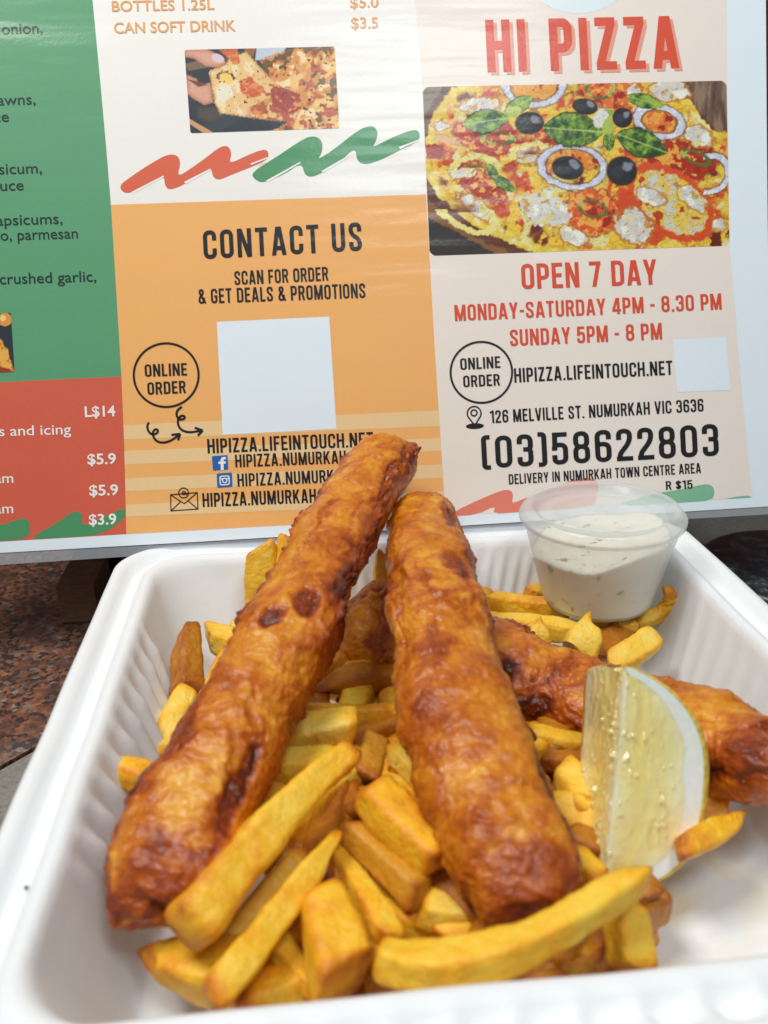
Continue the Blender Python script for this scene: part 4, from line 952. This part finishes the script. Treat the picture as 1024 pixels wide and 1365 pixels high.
FR = [
 # back left
 ('broad pale fry standing upright against the back wall of the tray', (350, 729, .054), (346, 822, .028), 42, 'fryp', None, 8, 0, 0),
 ('short yellow fry tucked behind the upper part of the left fish', (386, 718, .057), (368, 800, .036), 36, 'fryp', None, 30, .1, 0),
 ('dark brown fry standing upright at the left side of the pile', (253, 834, .036), (250, 930, .024), 47, 'fryb', None, 35, .35, 0),
 ('stubby yellow fry right of the dark brown upright fry', (276, 846, .030), (335, 872, .026), 46, 'fryp', None, 15, .2, 0),
 ('small yellow fry tip behind the stubby fry on the left', (312, 829, .030), (330, 870, .026), 22, 'fryp', None, 15, .5, 0),
 ('thin yellow fry half covered by the left fish, beside the dark brown fry', (306, 868, .028), (272, 935, .022), 26, 'fry', None, 20, .3, 0),
 ('pale yellow fry under the left edge of the left fish, below the dark brown fry', (250, 925, .026), (213, 1010, .018), 38, 'fryp', None, 12, .1, .4),
 ('pointed orange fry poking out from under the left fish towards the tray wall', (136, 1016, .036), (222, 1052, .030), 46, 'fry', None, 20, .75, 0),
 # between left and middle fish
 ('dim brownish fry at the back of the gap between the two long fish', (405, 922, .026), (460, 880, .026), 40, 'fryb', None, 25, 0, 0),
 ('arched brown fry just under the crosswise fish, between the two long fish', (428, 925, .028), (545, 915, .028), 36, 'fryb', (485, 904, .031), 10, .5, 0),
 ('long yellow fry lying level across the gap between the two long fish', (385, 952, .030), (548, 952, .030), 40, 'fry', None, 32, 0, 0),
 ('yellow fry with a square cut end in front of the level fry', (376, 984, .036), (474, 964, .038), 42, 'fryp', None, 6, 0, 0),
 ('pale fry directly below the square cut fry, touching the left fish', (372, 1020, .034), (452, 1018, .034), 42, 'fryp', None, 10, 0, 0),
 ('short pale brown fry end behind the tip of the largest diagonal fry', (498, 983, .030), (488, 1040, .028), 44, 'fryb', None, 20, 0, 0, -.25),
 ('small yellow fry running under the left edge of the middle fish', (524, 1002, .034), (580, 1066, .032), 30, 'fryp', None, 20, .2, 0),
 ('largest diagonal fry leaning along the lower right side of the left fish', (468, 1000, .049), (248, 1240, .039), 58, 'fry', None, 28, .15, 0, 0, 84),
 ('slim diagonal fry with a sharp upper tip, reaching down to the front rim', (452, 1108, .038), (280, 1330, .032), 52, 'fry', None, 30, .6, 0),
 ('plump yellow fry slanting down to the right under the middle fish', (490, 1050, .042), (590, 1150, .036), 62, 'fry', None, 14, 0, 0),
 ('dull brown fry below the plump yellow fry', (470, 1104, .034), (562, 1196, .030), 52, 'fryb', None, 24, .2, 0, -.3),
 ('broad fry with a tiny black dot near its upper end', (424, 1182, .034), (456, 1312, .028), 84, 'fry', None, 12, .35, 0),
 ('fry slanting behind the broad fry with the black dot', (446, 1136, .028), (520, 1256, .026), 46, 'fry', None, 22, .3, 0),
 ('yellow fry end showing under the lower left of the middle fish', (556, 1212, .026), (650, 1222, .026), 52, 'fryp', None, 14, 0, 0),
 ('big bent fry lying across the front, curving up to the lemon', (504, 1272, .036), (846, 1172, .044), 78, 'fry', (655, 1276, .040), 24, .25, .1, 0, 50),
 ('short fry standing at the right end of the big bent fry', (832, 1190, .036), (846, 1292, .024), 62, 'fry', None, 16, .3, 0),
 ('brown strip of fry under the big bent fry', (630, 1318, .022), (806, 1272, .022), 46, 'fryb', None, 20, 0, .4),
 ('leaf shaped fry pointing to the front left corner of the tray', (194, 1274, .022), (345, 1300, .022), 78, 'fry', None, 8, .75, 0, .12),
 ('fry at the front rim between the slim diagonal fry and the broad fry', (318, 1336, .020), (420, 1302, .020), 56, 'fry', None, 18, .2, 0, .15),
 ('fry crossing below the broad fry, half hidden behind the slim diagonal fry', (352, 1236, .024), (424, 1320, .022), 44, 'fry', None, 20, 0, 0),
 ('brownish fry end at the front rim right of the broad fry', (500, 1262, .022), (520, 1330, .020), 56, 'fryb', None, 14, 0, 0, -.2),
 ('narrow golden fry wedged between the largest diagonal fry and the slim diagonal fry', (404, 1132, .030), (300, 1262, .024), 38, 'fry', None, 20, .3, .2),
 ('brownish fry crossing low between the slim diagonal fry and the broad fry', (468, 1160, .026), (372, 1250, .022), 44, 'fryb', None, 20, .1, 0, -.3),
 # right side
 ('dull yellow fry end under the crosswise fish, left of the lemon', (696, 980, .030), (800, 1000, .028), 36, 'fry', None, 20, 0, 0),
 ('brown fry under the dull yellow end, left of the lemon', (724, 1014, .028), (800, 1018, .026), 30, 'fryb', None, 16, 0, 0),
 ('bright yellow fry touching the left edge of the lemon', (748, 1026, .030), (784, 1096, .026), 52, 'fryp', None, 12, 0, 0),
 ('dark brown fry end in the gap between the middle fish and the lemon', (752, 1112, .026), (800, 1136, .024), 40, 'fryb', None, 12, 0, 0),
 ('golden fry under the lower left end of the lemon', (760, 1140, .030), (800, 1180, .030), 44, 'fry', None, 12, 0, 0),
 ('orange fry tip sticking out to the right from under the lemon', (992, 1088, .026), (905, 1132, .028), 40, 'fry', None, 16, .7, 0),
 ('small dull fry piece between the lemon and the crosswise fish', (972, 1072, .024), (925, 1075, .024), 28, 'fry', None, 16, .2, 0, .1),
 ('small dark fry end under the bottom of the lemon', (874, 1196, .026), (838, 1182, .026), 34, 'fryb', None, 12, .3, 0),
 # behind, round the sauce cup
 ('long golden fry left of the sauce cup, topmost there', (632, 797, .030), (756, 812, .028), 30, 'fry', None, 20, 0, 0),
 ('short fry overlapping the left end of the long golden fry', (612, 796, .033), (656, 792, .032), 24, 'fry', None, 10, 0, .4),
 ('straight yellow fry in front of the sauce cup along the crosswise fish', (640, 828, .028), (790, 846, .026), 32, 'fryp', None, 14, 0, 0),
 ('small cone shaped fry tip before the cup, the left one of two', (719, 824, .036), (716, 862, .026), 32, 'fryp', None, 10, .75, 0),
 ('larger cone shaped fry tip before the cup, the right one of two', (788, 826, .036), (770, 876, .026), 48, 'fryp', None, 10, .7, 0),
 ('yellow fry with a flat cut end right of the cone shaped tips', (872, 850, .030), (812, 890, .026), 40, 'fryp', None, 14, 0, 0),
 ('curved golden fry hugging the right side of the sauce cup', (890, 784, .038), (834, 832, .024), 24, 'fry', (884, 814, .028), 14, .3, .2),
 ('thin flat fry pressed under the front of the sauce cup', (780, 826, .028), (850, 836, .026), 15, 'fryp', None, 5, 0, .4),
 ('tiny fry end beside the left foot of the sauce cup', (704, 792, .026), (730, 792, .024), 20, 'fry', None, 5, .2, 0),
 ('orange brown fry between the larger cone tip and the flat cut end', (836, 834, .024), (790, 876, .022), 40, 'fryb', None, 20, 0, 0),
 ('yellow fry peeping out behind the top of the middle fish', (513, 738, .048), (508, 800, .031), 28, 'fryp', None, 10, .2, 0),
]
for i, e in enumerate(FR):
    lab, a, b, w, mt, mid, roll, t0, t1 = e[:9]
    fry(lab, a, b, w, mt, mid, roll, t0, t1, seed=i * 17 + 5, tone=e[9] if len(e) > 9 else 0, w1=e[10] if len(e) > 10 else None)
# lowest layer, showing only through the gaps
rb = random.Random(4)
for k in range(96):
    for _ in range(50):
        x, y = rb.uniform(-.06, .062), rb.uniform(-.085, .075)
        if ((x + .005) / (.058 if k < 34 else .046 if k < 64 else .040)) ** 2 + ((y + .005) / (.085 if k < 34 else .068)) ** 2 < 1: break
    a = rb.uniform(0, math.pi); L_ = rb.uniform(.018, .026); z = rb.choice((.0085, .0095, .0165, .019)) if k < 34 else (rb.uniform(.019, .024) if k < 64 else rb.uniform(.023, .028))
    def unproj(p):
        d = ROT.T @ (np.array(p) - CAM); return (CX + F * d[0] / d[2], CY + F * d[1] / d[2], p[2])
    p0 = unproj((x - L_ * math.cos(a), y - L_ * math.sin(a), z)); p1 = unproj((x + L_ * math.cos(a), y + L_ * math.sin(a), z))
    w_ = .0112 / mpp(np.array([x, y, z]))
    fry('fry in the lowest layer, mostly buried under the fish and other fries', p0, p1, w_, rb.choice(('fry', 'fry', 'fryb') if k < 34 else ('fryb', 'fry', 'fry')), None, rb.uniform(0, 30), 0, 0, seed=300 + k)

# ------------------------------------------------------------------ lemon wedge
b0 = at(805, 1190, .021)
camr, camd, camf = ROT[:, 0], ROT[:, 1], ROT[:, 2]
d_ = ray(835, 888); b1 = CAM + d_ * ((b0[1] + .026 - CAM[1]) / d_[1])
ax = nrm(b1 - b0); Hh = np.linalg.norm(b1 - b0) / 2; cen = (b0 + b1) / 2; m_ = mpp(cen)
vw = nrm(cen - CAM)
rgt = nrm(camr - ax * (camr @ ax)); fwd = nrm(np.cross(ax, rgt)); fwd = fwd if fwd @ vw > 0 else -fwd
# local right / away measured from the sight line of the photograph
a1, a2 = math.radians(20), math.radians(9)
d1 = nrm(rgt * math.cos(a1) + fwd * math.sin(a1))
def d2t(t):
    a2 = math.radians(8.5 + 6 * t * t - 2 * t); return nrm(-rgt * math.sin(a2) + fwd * math.cos(a2))
d2 = d2t(0)
RL = 143 * m_ / math.cos(a1)
lemon = empty('lemon_wedge', tuple(b0)); tag(lemon, 'juicy lemon wedge with white pith leaning on the crosswise fish', 'lemon')
def rad1(t): return RL * np.where(t > 0, np.clip(1 - np.abs(t) ** 2.5, 0, 1) ** (1 / 1.6), np.clip(1 - np.abs(t) ** 3.2, 0, 1) ** (1 / 1.8))
def rad2(t): return RL * .9 * np.clip(1 - np.abs(t) ** 14, 0, 1) ** (1 / 3.2)
nt = 190
ts = np.sin(np.linspace(-math.pi / 2, math.pi / 2, nt)) * .9995
ZW = .0017
def pw1(t): return .0052 + .0016 * np.abs(t) ** 2 + .0007 * np.sin(t * 5 + 1) + .0004 * np.sin(t * 13)
def pw2(t): return .0006 + 0 * t
def face(d, sgn, rf, pw, part, ns):
    V, A = [], []
    nf = nrm(np.cross(ax, d)); nf = nf if nf @ (CAM - cen) > 0 else -nf
    for t in ts:
        r = float(rf(t)); w = max(r - ZW - pw(t), r * .05); z = max(r - ZW, r * .4)
        lo, hi = (0, w) if part == 'flesh' else (w, z)
        if sgn == 2: d = d2t(t)
        for s in np.linspace(0, 1, ns): V.append(cen + ax * Hh * t + d * (lo + (hi - lo) * s)); A.append(s)
    V = np.array(V)
    if part == 'flesh':
        fr_ = np.array(A); env = sstep(0, .05, fr_) * (1 - sstep(.9, 1, fr_))
        u_, w_ = (V - cen) @ ax, (V - cen) @ d
        ves = np.abs(perlin(np.c_[u_ * 110, w_ * 260, 0 * fr_ + sgn * 9]))
        area_ = sstep(-.25, .25, perlin(np.c_[u_ * 90, w_ * 90, 0 * fr_ + sgn + 4]))
        drop = np.maximum(0, (perlin(np.c_[u_ * 520, w_ * 900, 0 * fr_ + sgn]) + .35 * perlin(np.c_[u_ * 1300, w_ * 1500, 0 * fr_ + sgn])) - .30) * (.2 + 1.5 * np.clip(perlin(np.c_[u_ * 230, w_ * 230, 0 * fr_ + 5]) + .5, 0, 1.4))
        V = V + nf * ((.00035 * (.5 - ves) + .0023 * drop * (.04 + .96 * area_ ** 1.5) + .0007 * perlin(np.c_[u_ * 70, w_ * 70, 0 * fr_ + 2])) * env)[:, None]
    return V, grid_faces(nt, ns), A
def two(name, part, ns, mat):
    V1, f1, A1 = face(d1, 1, rad1, pw1, part, ns); V2, f2, A2 = face(d2, 2, rad2, pw2, part, ns)
    f2 = [tuple(reversed([i + len(V1) for i in q])) for q in f2]
    return mesh(name, np.vstack([V1, V2]), f1 + f2, mat, lemon, attrs={'rad': A1 + A2})
two('flesh', 'flesh', 170, M['flesh'])
two('pith', 'pith', 14, M['pith'])
V = []; npz = 90
prof2 = [0.0] + list(np.linspace(0, 1, npz)) + [1.0]
for t in ts:
    ra, rb_ = float(rad1(t)), float(rad2(t)); e2 = d2t(t); ang = math.acos(np.clip(d1 @ e2, -1, 1)); dperp = nrm(e2 - d1 * (d1 @ e2))
    for k, s in enumerate(prof2):
        dd = d1 * math.cos(ang * s) + dperp * math.sin(ang * s)
        r = ra + (rb_ - ra) * s; r *= 1 + .02 * math.sin(math.pi * s)
        rad_ = max(r - ZW, r * .4) if k in (0, len(prof2) - 1) else r
        V.append(cen + ax * Hh * t + dd * rad_)
V = np.array(V); V += (nrm(d1 + d2)[None, :] * (.00025 * perlin(V * 420))[:, None])
mesh('rind', V, grid_faces(nt, len(prof2)), M['rind'], lemon)

# ------------------------------------------------------------------ sauce cup
zb = .031; cb = at(795, 798, zb); mc = mpp(cb)
cup = empty('sauce_cup', tuple(cb)); tag(cup, 'small lidded clear plastic cup of tartare sauce sitting on the fries', 'sauce cup')
r0, r1 = 72 * mc, 100 * mc; Hc = 122 * mc / math.cos(math.radians(22)); lr = 110 * mpp(cb + np.array([0, 0, Hc]))
th_ = .0006
pro = [(.0001, .0008), (r0 * .8, .0008), (r0 * .9, .0002), (r0 * .97, .0006), (r0, .002)]
for k in range(1, 9): pro.append((r0 + (r1 - r0) * k / 9, .002 + (Hc - .0065) * k / 9))
pro += [(r1, Hc - .0048), (r1 + .0006, Hc - .0042), (r1 + .0012, Hc - .0036)]
v, f = lathe(pro, cb, 128); mesh('cup_body', v, f, M['plastic'], cup)
lp = [(.0001, Hc - .0026), (.0008, Hc - .0025), (.0016, Hc - .0029), (lr * .56, Hc - .0030), (lr * .60, Hc - .0024), (lr * .64, Hc - .0030), (lr * .74, Hc - .0030), (lr * .78, Hc - .0026), (lr * .82, Hc - .0004), (lr * .86, Hc + .0004), (lr * .92, Hc + .0002),
      (lr * .955, Hc - .0012), (lr * .985, Hc - .0022), (lr, Hc - .0030), (lr * .995, Hc - .0044), (lr * .97, Hc - .0052)]
v, f = lathe(lp, cb, 128); mesh('lid', v, f, M['plastic'], cup)
# sauce with a slumped top
ins = .0007; sp = []; nS = 128
V = []; rings = 22
hs = Hc * .60
for k in range(rings):
    u = k / (rings - 1); rr = (r0 + (r1 - r0) * u * .66) - ins; V += [(rr * math.cos(a), rr * math.sin(a), .0016 + hs * u) for a in np.linspace(0, 2 * math.pi, nS, endpoint=False)]
for k in range(1, 16):
    u = 1 - k / 15.5; rr = ((r0 + (r1 - r0) * .66) - ins) * u; V += [(rr * math.cos(a), rr * math.sin(a), .0016 + hs) for a in np.linspace(0, 2 * math.pi, nS, endpoint=False)]
V = np.array(V); fr_ = np.clip((V[:, 2] - .0016) / hs, 0, 1)
V[:, 2] += fr_ ** 2 * (.0030 * perlin(np.c_[V[:, :2] * 55, 0 * fr_ + 3]) + .0045 * V[:, 0] / r1)
mesh('sauce', V + cb, grid_faces(rings + 15, nS, True), M['sauce'], cup)
